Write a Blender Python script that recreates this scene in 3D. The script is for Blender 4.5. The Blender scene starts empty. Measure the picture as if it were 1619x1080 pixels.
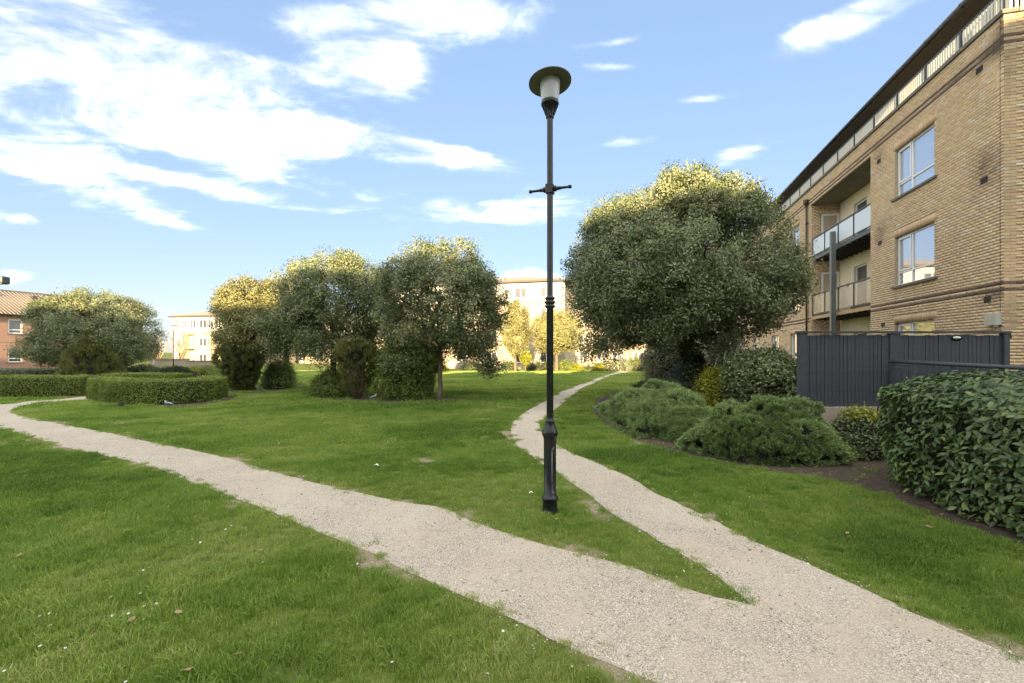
import bpy, bmesh, math, random
import numpy as np
from mathutils import Vector, Matrix
from mathutils.geometry import tessellate_polygon

R = math.radians
random.seed(7)
rng = np.random.default_rng(7)
SC = bpy.context.scene
COL = SC.collection

# ------------------------------------------------------------------ camera
FPX, W0, CX, HY, EYE = 720.0, 1619.0, 809.5, 556.0, 1.6
cam_d = bpy.data.cameras.new("camera")
cam = bpy.data.objects.new("camera", cam_d)
COL.objects.link(cam)
SC.camera = cam
cam.location = (0, 0, EYE)
cam.rotation_euler = (R(90), 0, 0)
cam_d.sensor_width = 36.0
cam_d.lens = 36.0 * FPX / W0
cam_d.shift_y = (HY - 540.0) / W0
cam_d.clip_start = 0.05
cam_d.clip_end = 3000

# ------------------------------------------------------------------ light
SUN_EL, SUN_TX = 10.6, 0.12           # elevation; the light travels (SUN_TX, 1) in plan
sun_d = bpy.data.lights.new("sun", 'SUN')
sun = bpy.data.objects.new("sun", sun_d)
COL.objects.link(sun)
sun_d.energy = 2.8
sun_d.angle = R(0.5)
sun_d.color = (1.0, 0.74, 0.43)
_dir = Vector((SUN_TX, 1, 0)).normalized() * math.cos(R(SUN_EL)) + Vector((0, 0, -math.sin(R(SUN_EL))))
sun.rotation_euler = _dir.to_track_quat('-Z', 'Y').to_euler()

SC.view_settings.view_transform = 'Standard'
SC.view_settings.look = 'None'
SC.view_settings.exposure = 3.05
SC.view_settings.gamma = 1.0
SC.view_settings.use_curve_mapping = False
SC.render.engine = 'CYCLES'
SC.cycles.max_bounces = 5
SC.cycles.diffuse_bounces = 2
SC.cycles.glossy_bounces = 3
SC.cycles.transmission_bounces = 4
SC.cycles.transparent_max_bounces = 6
SC.cycles.use_denoising = True

world = bpy.data.worlds.new("World")
SC.world = world
world.use_nodes = True


class NT:
    """small node-tree helper"""
    def __init__(self, nt):
        self.nt = nt

    def n(self, typ, **kw):
        nd = self.nt.nodes.new(typ)
        for k, v in kw.items():
            setattr(nd, k, v)
        return nd

    def put(self, sock, v):
        if v is None:
            return
        if hasattr(v, 'links') or hasattr(v, 'is_linked'):
            self.nt.links.new(v, sock)
        else:
            sock.default_value = v

    def math(self, op, a, b=None, c=None, clamp=False):
        nd = self.n('ShaderNodeMath', operation=op, use_clamp=clamp)
        for i, v in enumerate((a, b, c)):
            if v is not None:
                self.put(nd.inputs[i], v)
        return nd.outputs[0]

    def vmath(self, op, a, b=None):
        nd = self.n('ShaderNodeVectorMath', operation=op)
        self.put(nd.inputs[0], a)
        if b is not None:
            self.put(nd.inputs[1], b)
        return nd.outputs[0]

    def mix(self, fac, a, b, blend='MIX'):
        nd = self.n('ShaderNodeMix', data_type='RGBA', blend_type=blend)
        self.put(nd.inputs[0], fac)
        self.put(nd.inputs[6], a)
        self.put(nd.inputs[7], b)
        return nd.outputs[2]

    def noise(self, vec, scale, detail=3, rough=0.55, dist=0.0):
        nd = self.n('ShaderNodeTexNoise')
        if vec is not None:
            self.put(nd.inputs['Vector'], vec)
        nd.inputs['Scale'].default_value = scale
        nd.inputs['Detail'].default_value = detail
        nd.inputs['Roughness'].default_value = rough
        nd.inputs['Distortion'].default_value = dist
        return nd.outputs[0]

    def ramp(self, fac, stops):
        nd = self.n('ShaderNodeValToRGB')
        els = nd.color_ramp.elements
        els[0].position, els[0].color = stops[0][0], col4(stops[0][1])
        els[1].position, els[1].color = stops[-1][0], col4(stops[-1][1])
        for p, c in stops[1:-1]:
            e = els.new(p)
            e.color = col4(c)
        self.put(nd.inputs[0], fac)
        return nd.outputs[0]

    def mapr(self, v, a, b, c=0.0, d=1.0):
        nd = self.n('ShaderNodeMapRange', interpolation_type='SMOOTHSTEP')
        self.put(nd.inputs[0], v)
        for i, x in enumerate((a, b, c, d)):
            nd.inputs[i + 1].default_value = x
        return nd.outputs[0]


def col4(c):
    return (c[0], c[1], c[2], 1.0) if not isinstance(c, (int, float)) else (c, c, c, 1.0)


def build_sky():
    t = NT(world.node_tree)
    bg = world.node_tree.nodes['Background']
    sky = t.n('ShaderNodeTexSky', sky_type='NISHITA', sun_disc=False)
    sky.sun_elevation = R(SUN_EL)
    sky.sun_rotation = R(180) + math.atan(SUN_TX)
    sky.air_density, sky.dust_density, sky.ozone_density = 1.0, 0.6, 3.0
    gm = t.n('ShaderNodeGamma')
    t.put(gm.inputs[0], sky.outputs[0])
    gm.inputs[1].default_value = 0.36
    hs = t.n('ShaderNodeHueSaturation')
    hs.inputs['Saturation'].default_value = 1.42
    hs.inputs['Value'].default_value = 0.61
    t.put(hs.inputs['Color'], gm.outputs[0])
    blue = t.mix(1.0, hs.outputs[0], (0.91, 0.885, 1.0, 1), 'MULTIPLY')
    # clouds, laid out by azimuth and elevation with a wind-streaked noise
    tc = t.n('ShaderNodeTexCoord')
    d = tc.outputs['Generated']
    sep = t.n('ShaderNodeSeparateXYZ')
    t.put(sep.inputs[0], d)
    x, y, z = sep.outputs
    az = t.math('ARCTAN2', x, y)
    el = t.math('ARCSINE', z)
    zc = t.math('ADD', t.math('MAXIMUM', z, 0.0), 0.12)
    comb = t.n('ShaderNodeCombineXYZ')
    t.put(comb.inputs[0], t.math('DIVIDE', x, zc))
    t.put(comb.inputs[1], t.math('MULTIPLY', t.math('DIVIDE', y, zc), 1.5))
    big = t.noise(comb.outputs[0], 0.9, 2, 0.5, 0.3)
    fine = t.noise(comb.outputs[0], 2.6, 8, 0.64, 0.5)
    wisp = t.noise(comb.outputs[0], 9.0, 5, 0.65, 0.6)
    dens = t.math('ADD', t.math('MULTIPLY', t.math('SUBTRACT', big, 0.5), 0.35), t.math('MULTIPLY', t.math('SUBTRACT', fine, 0.5), 1.35))
    dens = t.math('ADD', dens, t.math('MULTIPLY', t.math('SUBTRACT', wisp, 0.5), 0.22))
    dens = t.math('SUBTRACT', dens, 0.38)
    # (px, py, half-width, half-height, tilt, weight)
    B = [(120, 60, 260, 90, 0.05, .75), (20, 100, 220, 70, 0.05, .6), (300, 150, 170, 38, 0.08, .5), (440, 118, 110, 30, -0.05, .55), (120, 150, 200, 35, .1, .4),
         (520, 60, 110, 45, 0.15, .5), (700, 30, 160, 50, -0.15, .6), (600, 95, 70, 50, 0.4, .4),
         (430, 208, 200, 30, 0.06, .62), (610, 228, 170, 22, 0.12, .56), (350, 250, 150, 24, 0.10, .5), (720, 243, 70, 12, .1, .35),
         (70, 268, 190, 26, 0.13, .68), (300, 292, 190, 14, 0.06, .5), (30, 345, 60, 12, 0, .45),
         (290, 358, 60, 11, 0.1, .36), (800, 332, 140, 20, 0.03, .66), (20, 440, 40, 14, 0, .6),
         (1390, 15, 150, 36, -0.08, .62), (1290, 40, 60, 20, 0.0, .3), (1105, 157, 60, 9, 0.1, .54),
         (965, 68, 60, 10, 0, .46), (970, 106, 60, 10, 0.1, .54), (1005, 222, 70, 10, 0, .54), (1165, 245, 50, 18, -0.1, .54), (840, 434, 60, 12, 0, .55),
         (220, 490, 60, 14, 0, .35), (60, 195, 90, 22, 0.15, .34), (120, 330, 160, 16, .1, .22), (560, 330, 200, 14, .05, .2)]
    acc = None
    for (px, py, hw, hh, tilt, wgt) in B:
        u, v = (px - CX) / FPX, (HY - py) / FPX
        a0 = math.atan2(u, 1)
        e0 = math.asin(v / math.sqrt(1 + u * u + v * v))
        wa = hw / FPX * math.cos(a0) ** 2
        we = hh / FPX * math.cos(e0) ** 2 * math.cos(a0)
        da = t.math('SUBTRACT', az, a0)
        de = t.math('ADD', t.math('SUBTRACT', el, e0), t.math('MULTIPLY', da, tilt))
        q = t.math('ADD', t.math('POWER', t.math('ABSOLUTE', t.math('DIVIDE', da, wa)), 2.0),
                   t.math('POWER', t.math('ABSOLUTE', t.math('DIVIDE', de, we)), 2.0))
        g = t.math('MULTIPLY', t.math('POWER', 2.718, t.math('MULTIPLY', q, -0.8)), wgt)
        acc = g if acc is None else t.math('ADD', acc, g)
    acc = t.math('MINIMUM', acc, 0.54)
    # outside the view, denser cloud is added to brighten the shade
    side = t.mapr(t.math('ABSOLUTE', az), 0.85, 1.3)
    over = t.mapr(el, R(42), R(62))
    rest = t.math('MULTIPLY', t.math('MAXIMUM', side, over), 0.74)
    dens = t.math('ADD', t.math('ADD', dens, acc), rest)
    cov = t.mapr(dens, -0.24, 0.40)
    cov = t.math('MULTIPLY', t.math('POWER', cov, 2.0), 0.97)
    shade = t.mapr(t.noise(comb.outputs[0], 0.9, 4, 0.6), 0.34, 0.68, 0.0, 1.0)
    ccol = t.mix(shade, (1.25, 1.28, 1.30, 1), (3.1, 3.0, 2.76, 1))
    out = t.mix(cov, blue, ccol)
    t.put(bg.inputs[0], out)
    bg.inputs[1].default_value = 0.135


build_sky()

# ------------------------------------------------------------------ helpers
def zg(y):
    if y <= 18: return 0.0
    if y >= 55: return -0.7
    return -0.7 * (y - 18) / 37.0


def ground(px, py):
    """point of the ground seen at a pixel"""
    Y = 1152.0 / max(py - HY, 1e-3)
    for _ in range(40):
        Y = FPX * (EYE - zg(Y)) / (py - HY) * 0.5 + Y * 0.5
    return ((px - CX) / FPX * Y, Y)


def wx(px, Y):
    return (px - CX) / FPX * Y


def wz(py, Y):
    return EYE - (py - HY) / FPX * Y


def tag(o, label=None, cat=None, group=None, kind=None):
    if label: o['label'] = label
    if cat: o['category'] = cat
    if group: o['group'] = group
    if kind: o['kind'] = kind
    return o


def empty(name, loc=(0, 0, 0), rz=0.0, label=None, cat=None, group=None):
    o = bpy.data.objects.new(name, None)
    COL.objects.link(o)
    o.empty_display_size = 0.2
    o.location = loc
    o.rotation_euler = (0, 0, rz)
    return tag(o, label, cat, group)


def link(name, me, mat=None, parent=None, loc=(0, 0, 0)):
    o = bpy.data.objects.new(name, me)
    COL.objects.link(o)
    if mat is not None and len(me.materials) == 0:
        me.materials.append(mat)
    o.parent = parent
    o.location = loc
    return o


class MB:
    """collects faces for one mesh"""
    def __init__(self):
        self.v, self.f, self.m, self.sm = [], [], [], []

    def face(self, pts, mi=0, smooth=False):
        b = len(self.v)
        self.v.extend([tuple(p) for p in pts])
        self.f.append(tuple(range(b, b + len(pts))))
        self.m.append(mi); self.sm.append(smooth)

    def box(self, x0, x1, y0, y1, z0, z1, mi=0, skip=''):
        p = [(x0, y0, z0), (x1, y0, z0), (x1, y1, z0), (x0, y1, z0), (x0, y0, z1), (x1, y0, z1), (x1, y1, z1), (x0, y1, z1)]
        b = len(self.v)
        self.v.extend(p)
        F = {'b': (3, 2, 1, 0), 't': (4, 5, 6, 7), 'f': (0, 1, 5, 4), 'k': (2, 3, 7, 6), 'l': (3, 0, 4, 7), 'r': (1, 2, 6, 5)}
        for k, q in F.items():
            if k not in skip:
                self.f.append(tuple(b + i for i in q)); self.m.append(mi); self.sm.append(False)
        return self

    def bar(self, a, b_, w, h, mi=0):
        """box beam between two points"""
        a, b_ = Vector(a), Vector(b_)
        d = (b_ - a).normalized()
        up = Vector((0, 0, 1)) if abs(d.z) < 0.95 else Vector((0, 1, 0))
        s = d.cross(up).normalized() * (w / 2)
        u = s.cross(d).normalized() * (h / 2)
        P = []
        for c in (a, b_):
            P += [c - s - u, c + s - u, c + s + u, c - s + u]
        b = len(self.v)
        self.v.extend([tuple(p) for p in P])
        for q in ((0, 1, 2, 3), (7, 6, 5, 4), (0, 4, 5, 1), (1, 5, 6, 2), (2, 6, 7, 3), (3, 7, 4, 0)):
            self.f.append(tuple(b + i for i in q)); self.m.append(mi); self.sm.append(False)
        return self

    def tube(self, pts, radii, n=8, mi=0, cap=True):
        pts = [Vector(p) for p in pts]
        if isinstance(radii, (int, float)):
            radii = [radii] * len(pts)
        b = len(self.v)
        prev = None
        for i, p in enumerate(pts):
            d = (pts[min(i + 1, len(pts) - 1)] - pts[max(i - 1, 0)])
            d = d.normalized() if d.length > 1e-9 else Vector((0, 0, 1))
            if prev is None:
                a = d.orthogonal().normalized()
            else:
                a = (prev - d * prev.dot(d))
                a = a.normalized() if a.length > 1e-6 else d.orthogonal().normalized()
            prev = a
            c = d.cross(a)
            for k in range(n):
                an = 2 * math.pi * k / n
                self.v.append(tuple(p + (a * math.cos(an) + c * math.sin(an)) * radii[i]))
        for i in range(len(pts) - 1):
            for k in range(n):
                k2 = (k + 1) % n
                self.f.append((b + i * n + k, b + i * n + k2, b + (i + 1) * n + k2, b + (i + 1) * n + k))
                self.m.append(mi); self.sm.append(True)
        if cap:
            self.f.append(tuple(b + k for k in range(n))[::-1]); self.m.append(mi); self.sm.append(False)
            e = b + (len(pts) - 1) * n
            self.f.append(tuple(e + k for k in range(n))); self.m.append(mi); self.sm.append(False)
        return self

    def lathe(self, prof, n=24, mi=0, c=(0, 0, 0)):
        """profile of (radius, z)"""
        b = len(self.v)
        for r, z in prof:
            for k in range(n):
                an = 2 * math.pi * k / n
                self.v.append((c[0] + r * math.cos(an), c[1] + r * math.sin(an), c[2] + z))
        for i in range(len(prof) - 1):
            sharp = False
            for k in range(n):
                k2 = (k + 1) % n
                self.f.append((b + i * n + k, b + i * n + k2, b + (i + 1) * n + k2, b + (i + 1) * n + k))
                self.m.append(mi); self.sm.append(not sharp)
        return self

    def mesh(self, name):
        me = bpy.data.meshes.new(name)
        me.from_pydata(self.v, [], self.f)
        me.polygons.foreach_set('material_index', self.m)
        me.polygons.foreach_set('use_smooth', self.sm)
        me.update()
        return me

    def build(self, name, mats, parent=None, loc=(0, 0, 0), bevel=0.0):
        me = self.mesh(name)
        for m in (mats if isinstance(mats, (list, tuple)) else [mats]):
            me.materials.append(m)
        o = link(name, me, None, parent, loc)
        if bevel:
            bv = o.modifiers.new('bevel', 'BEVEL')
            bv.width, bv.segments, bv.limit_method = bevel, 2, 'ANGLE'
        return o


# ------------------------------------------------------------------ materials
def newmat(name):
    m = bpy.data.materials.new(name)
    m.use_nodes = True
    t = NT(m.node_tree)
    return m, t, m.node_tree.nodes['Principled BSDF']


def MAT(name, base, rough=0.6, var=0.12, scale=6.0, bump=0.0, bscale=60.0, metal=0.0, spec=0.4, dirt=0.0):
    m, t, p = newmat(name)
    tc = t.n('ShaderNodeTexCoord')
    nz = t.noise(tc.outputs['Object'], scale, 5, 0.6)
    lo = tuple(c * (1 - var) for c in base)
    hi = tuple(min(c * (1 + var), 1) for c in base)
    c = t.ramp(nz, [(0.3, lo), (0.7, hi)])
    if dirt:
        dn = t.mapr(t.noise(tc.outputs['Object'], scale * 0.35, 6, 0.7), 0.52, 0.75, 0, dirt)
        c = t.mix(dn, c, (0.06, 0.055, 0.045, 1))
    t.put(p.inputs['Base Color'], c)
    t.put(p.inputs['Roughness'], t.mapr(nz, 0.3, 0.7, max(rough - 0.08, 0.02), min(rough + 0.08, 1)))
    p.inputs['Metallic'].default_value = metal
    p.inputs['Specular IOR Level'].default_value = spec
    if bump:
        b = t.n('ShaderNodeBump')
        b.inputs['Strength'].default_value = bump
        b.inputs['Distance'].default_value = 0.01
        t.put(b.inputs['Height'], t.noise(tc.outputs['Object'], bscale, 4, 0.6))
        t.put(p.inputs['Normal'], b.outputs[0])
    return m


def LEAF(name, stops, rough=0.5, trans=0.22, spec=0.35, var=0.25, gain=1.7):
    """leaf material: colour by the per-leaf value 'rnd' and a broad patch noise"""
    m, t, p = newmat(name)
    at = t.n('ShaderNodeAttribute', attribute_name='rnd')
    tc = t.n('ShaderNodeTexCoord')
    nz = t.noise(tc.outputs['Object'], 1.6, 3, 0.5)
    f = t.math('ADD', t.math('MULTIPLY', at.outputs['Fac'], 1 - var), t.math('MULTIPLY', t.mapr(nz, 0.3, 0.7), var))
    c = t.ramp(f, [(q, tuple(min(x * gain, .8) for x in cc)) for q, cc in stops])
    t.put(p.inputs['Base Color'], c)
    p.inputs['Roughness'].default_value = rough
    p.inputs['Specular IOR Level'].default_value = spec
    tr = t.n('ShaderNodeBsdfTranslucent')
    t.put(tr.inputs[0], t.mix(1.0, c, (1.0, 1.1, 0.5, 1), 'MULTIPLY'))
    mx = t.n('ShaderNodeMixShader')
    mx.inputs[0].default_value = trans
    t.put(mx.inputs[1], p.outputs[0])
    t.put(mx.inputs[2], tr.outputs[0])
    out = m.node_tree.nodes['Material Output']
    t.put(out.inputs[0], mx.outputs[0])
    return m


def GLASS(name, tint=(0.03, 0.035, 0.04), refl=0.45):
    m, t, p = newmat(name)
    p.inputs['Base Color'].default_value = col4(tint)
    p.inputs['Roughness'].default_value = 0.4
    g = t.n('ShaderNodeBsdfGlossy')
    g.inputs['Roughness'].default_value = 0.02
    g.inputs['Color'].default_value = (0.92, 0.95, 1, 1)
    tc = t.n('ShaderNodeTexCoord')
    b = t.n('ShaderNodeBump')
    b.inputs['Strength'].default_value = 0.05
    b.inputs['Distance'].default_value = 0.02
    t.put(b.inputs['Height'], t.noise(tc.outputs['Object'], 1.3, 1, 0.4))
    t.put(g.inputs['Normal'], b.outputs[0])
    lw = t.n('ShaderNodeLayerWeight')
    lw.inputs[0].default_value = 0.25
    f = t.math('ADD', t.math('MULTIPLY', lw.outputs['Fresnel'], 0.5), refl, clamp=True)
    mx = t.n('ShaderNodeMixShader')
    t.put(mx.inputs[0], f)
    t.put(mx.inputs[1], p.outputs[0])
    t.put(mx.inputs[2], g.outputs[0])
    t.put(m.node_tree.nodes['Material Output'].inputs[0], mx.outputs[0])
    return m


def FROST(name, col=(0.80, 0.84, 0.86), trans=0.35):
    m, t, p = newmat(name)
    p.inputs['Base Color'].default_value = col4(col)
    p.inputs['Roughness'].default_value = 0.25
    tr = t.n('ShaderNodeBsdfTransparent')
    mx = t.n('ShaderNodeMixShader')
    mx.inputs[0].default_value = trans
    t.put(mx.inputs[1], p.outputs[0])
    t.put(mx.inputs[2], tr.outputs[0])
    t.put(m.node_tree.nodes['Material Output'].inputs[0], mx.outputs[0])
    return m


def BRICKMAT(name, mode):
    """mode 'attr': colour from the face attribute 'bc'; 'obj': from the object colour"""
    m, t, p = newmat(name)
    if mode == 'attr':
        c = t.n('ShaderNodeAttribute', attribute_name='bc').outputs['Color']
    else:
        c = t.n('ShaderNodeObjectInfo').outputs['Color']
    geo = t.n('ShaderNodeNewGeometry')
    nz = t.noise(geo.outputs['Position'], 26, 5, 0.65)
    nz2 = t.noise(geo.outputs['Position'], 1.1, 4, 0.6)
    c = t.mix(t.mapr(nz, 0.35, 0.75, 0, 0.3), c, (0.30, 0.20, 0.11, 1))
    c = t.mix(t.mapr(nz2, 0.55, 0.8, 0, 0.25), c, (0.26, 0.20, 0.13, 1))
    t.put(p.inputs['Base Color'], c)
    p.inputs['Roughness'].default_value = 0.88
    p.inputs['Specular IOR Level'].default_value = 0.2
    b = t.n('ShaderNodeBump')
    b.inputs['Strength'].default_value = 0.5
    b.inputs['Distance'].default_value = 0.006
    t.put(b.inputs['Height'], t.noise(geo.outputs['Position'], 90, 4, 0.7))
    t.put(p.inputs['Normal'], b.outputs[0])
    return m


def FARBRICK(name, c1, c2, mortar, scale=1.0):
    m, t, p = newmat(name)
    tc = t.n('ShaderNodeTexCoord')
    mp = t.n('ShaderNodeMapping')
    mp.inputs['Rotation'].default_value = (R(90), 0, 0)
    t.put(mp.inputs[0], tc.outputs['Object'])
    bt = t.n('ShaderNodeTexBrick')
    t.put(bt.inputs['Vector'], mp.outputs[0])
    bt.inputs['Color1'].default_value = col4(c1)
    bt.inputs['Color2'].default_value = col4(c2)
    bt.inputs['Mortar'].default_value = col4(mortar)
    bt.inputs['Scale'].default_value = scale
    bt.inputs['Brick Width'].default_value = 0.225
    bt.inputs['Row Height'].default_value = 0.075
    bt.inputs['Mortar Size'].default_value = 0.008
    nz = t.noise(tc.outputs['Object'], 0.6, 5, 0.65)
    c = t.mix(t.mapr(nz, 0.45, 0.75, 0, 0.3), bt.outputs[0], tuple(x * 0.6 for x in c1) + (1,))
    t.put(p.inputs['Base Color'], c)
    p.inputs['Roughness'].default_value = 0.9
    return m


m_black = MAT('black_paint', (0.009, 0.0115, 0.015), 0.30, 0.3, 9, 0.06, 40, spec=0.42)
m_hat = MAT('grey_lamp_hat', (0.12, 0.125, 0.105), 0.5, 0.2, 7)
m_opal = MAT('opal_lamp_glass', (0.44, 0.46, 0.50), 0.22, 0.04, 3, spec=0.5)
m_chip = MAT('bare_seam', (0.42, 0.42, 0.40), 0.5, 0.1)
m_brick = BRICKMAT('buff_brick', 'attr')
m_brick_o = BRICKMAT('buff_brick_single', 'obj')
m_mortar = MAT('mortar', (0.40, 0.335, 0.25), 0.95, 0.2, 20)
m_cream = MAT('cream_render', (0.74, 0.65, 0.46), 0.85, 0.06, 2.0, 0.1, 80)
m_upvc = MAT('white_window_frame', (0.72, 0.74, 0.74), 0.35, 0.04)
m_glass = GLASS('window_glass', (.24, .25, .25), refl=0.42)
m_glass_far = GLASS('far_window_glass', (0.03, 0.032, 0.036), refl=0.05)
m_frost = FROST('frosted_glass', (0.72, 0.78, 0.82), 0.22)
m_clear = FROST('tinted_balcony_glass', (0.50, 0.46, 0.36), 0.60)
m_steel = MAT('dark_grey_steel', (0.055, 0.065, 0.070), 0.45, 0.15, 8)
m_column = MAT('grey_steel_column', (0.13, 0.15, 0.145), 0.5, 0.15, 3)
m_sill = MAT('slate_sill', (0.13, 0.12, 0.11), 0.7, 0.2, 8)
m_coping = MAT('stained_coping', (0.14, 0.125, 0.10), 0.8, 0.3, 5)
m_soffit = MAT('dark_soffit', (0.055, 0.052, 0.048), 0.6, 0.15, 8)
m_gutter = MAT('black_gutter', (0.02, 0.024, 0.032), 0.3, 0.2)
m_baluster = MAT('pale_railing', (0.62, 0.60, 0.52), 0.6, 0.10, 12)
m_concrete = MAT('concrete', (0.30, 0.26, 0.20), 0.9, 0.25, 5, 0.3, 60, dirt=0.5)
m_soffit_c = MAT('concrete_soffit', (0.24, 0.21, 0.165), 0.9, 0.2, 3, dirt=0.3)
m_pipe = MAT('brown_downpipe', (0.055, 0.032, 0.025), 0.4, 0.2)
m_vent = MAT('vent_grille', (0.05, 0.045, 0.04), 0.7, 0.2)
m_box = MAT('grey_utility_box', (0.42, 0.42, 0.36), 0.5, 0.05)
m_fence = MAT('charcoal_fence_paint', (0.042, 0.049, 0.062), 0.6, 0.25, 14, 0.3, 50, dirt=0.22)
m_deck = MAT('timber_deck_edge', (0.42, 0.29, 0.15), 0.7, 0.2, 10)
m_wood = MAT('weathered_wood', (0.34, 0.26, 0.18), 0.8, 0.2, 12, 0.3)
m_bark = MAT('bark', (0.16, 0.12, 0.085), 0.9, 0.3, 14, 0.8, 40)
m_barkdark = MAT('dark_bark', (0.065, 0.052, 0.04), 0.9, 0.3, 14, 0.8, 40)
m_twig = MAT('dead_conifer_stems', (0.16, 0.115, 0.08), 0.9, 0.25, 20)
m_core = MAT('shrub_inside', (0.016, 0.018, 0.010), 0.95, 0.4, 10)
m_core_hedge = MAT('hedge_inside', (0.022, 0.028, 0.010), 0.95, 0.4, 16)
m_dead = MAT('fallen_leaf', (0.30, 0.19, 0.11), 0.7, 0.25, 30)
m_white = MAT('white_petal', (0.80, 0.80, 0.76), 0.7, 0.04)
m_stone = MAT('pale_stone', (0.55, 0.50, 0.42), 0.85, 0.25, 30)

# holm-oak trees: grey-green, paler undersides
m_oak = LEAF('holm_oak_leaf', [(0.0, (0.036, 0.050, 0.022)), (0.5, (0.100, 0.122, 0.056)), (0.8, (0.180, 0.180, 0.098)), (1.0, (0.31, 0.285, 0.18))], 0.48, 0.12, 0.38)
m_oak_y = LEAF('oak_leaf_yellower', [(0.0, (0.06, 0.065, 0.02)), (0.5, (0.145, 0.145, 0.055)), (0.8, (0.225, 0.21, 0.095)), (1.0, (0.33, 0.30, 0.16))], 0.45, 0.15, 0.4)
m_ivy = LEAF('ivy_leaf', [(0.0, (0.012, 0.018, 0.008)), (0.7, (0.03, 0.042, 0.018)), (1.0, (0.06, 0.07, 0.03))], 0.4, 0.1, 0.4)
m_hedge = LEAF('box_hedge_leaf', [(0.0, (0.045, 0.065, 0.014)), (0.6, (0.12, 0.155, 0.030)), (1.0, (0.22, 0.235, 0.06))], 0.5, 0.2)
m_conifer = LEAF('dark_conifer_needles', [(0.0, (0.034, 0.044, 0.016)), (0.6, (0.085, 0.10, 0.032)), (1.0, (0.17, 0.165, 0.06))], 0.6, 0.12)
m_conifer_g = LEAF('green_conifer_needles', [(0.0, (0.036, 0.052, 0.012)), (0.6, (0.105, 0.135, 0.030)), (1.0, (0.20, 0.215, 0.06))], 0.6, 0.15)
m_juniper = LEAF('juniper_needles', [(0.0, (0.026, 0.038, 0.013)), (0.5, (0.085, 0.128, 0.046)), (1.0, (0.185, 0.245, 0.095))], 0.6, 0.12)
m_juniper_d = LEAF('dark_juniper_needles', [(0.0, (0.018, 0.028, 0.016)), (0.6, (0.045, 0.06, 0.035)), (1.0, (0.09, 0.095, 0.05))], 0.6, 0.1)
m_laurel = LEAF('laurel_leaf', [(0.0, (0.020, 0.036, 0.012)), (0.5, (0.050, 0.082, 0.024)), (0.80, (0.095, 0.130, 0.038)), (0.945, (0.17, 0.19, 0.045)), (1.0, (0.50, 0.46, 0.05))], 0.34, 0.12, 0.40, 0.25, 1.4)
m_laurel_d = LEAF('dark_shrub_leaf', [(0.0, (0.024, 0.034, 0.013)), (0.6, (0.062, 0.080, 0.028)), (1.0, (0.13, 0.14, 0.06))], 0.35, 0.1, 0.5)
m_gold = LEAF('golden_shrub_leaf', [(0.0, (0.06, 0.07, 0.008)), (0.6, (0.16, 0.17, 0.015)), (1.0, (0.34, 0.32, 0.03))], 0.5, 0.2)
m_varieg = LEAF('pale_shrub_leaf', [(0.0, (0.06, 0.07, 0.04)), (0.6, (0.16, 0.165, 0.10)), (1.0, (0.34, 0.32, 0.20))], 0.5, 0.15)
m_blue = LEAF('blue_green_leaf', [(0.0, (0.025, 0.042, 0.038)), (0.6, (0.065, 0.095, 0.085)), (1.0, (0.15, 0.18, 0.16))], 0.4, 0.1, 0.5)
m_strap = LEAF('strap_leaf', [(0.0, (0.09, 0.11, 0.06)), (0.6, (0.22, 0.24, 0.16)), (1.0, (0.40, 0.40, 0.30))], 0.4, 0.15)
m_lav = LEAF('grey_low_shrub', [(0.0, (0.06, 0.075, 0.045)), (0.6, (0.14, 0.16, 0.10)), (1.0, (0.24, 0.25, 0.17))], 0.6, 0.1)

# ------------------------------------------------------------------ outlines of paths and beds (pixels turned to ground points)
def smooth_line(pts, step=0.14, jit=0.0, seed=0):
    """Catmull-Rom through ground points, resampled"""
    r = np.random.default_rng(seed)
    P = [np.array(p, float) for p in pts]
    P = [2 * P[0] - P[1]] + P + [2 * P[-1] - P[-2]]
    out = []
    for i in range(1, len(P) - 2):
        p0, p1, p2, p3 = P[i - 1:i + 3]
        n = max(2, int(np.linalg.norm(p2 - p1) / step))
        n = min(n, 40)
        for k in range(n):
            s = k / n
            q = 0.5 * ((2 * p1) + (-p0 + p2) * s + (2 * p0 - 5 * p1 + 4 * p2 - p3) * s * s + (-p0 + 3 * p1 - 3 * p2 + p3) * s ** 3)
            if jit:
                L_ = q[0] * 1.9 + q[1] * 2.3
                wob = .55 * math.sin(L_ * 2.1 + seed * 1.7) + .45 * math.sin(L_ * 5.3 + seed * 3.1) + .35 * math.sin(L_ * 11.7 + seed)
                q = q + (np.array([.6, -.8]) * wob * jit * 1.1 + r.normal(0, jit * .3, 2)) * min(1.0, 9.0 / max(q[1], 1))
            out.append(q)
    out.append(P[-2])
    return out


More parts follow.
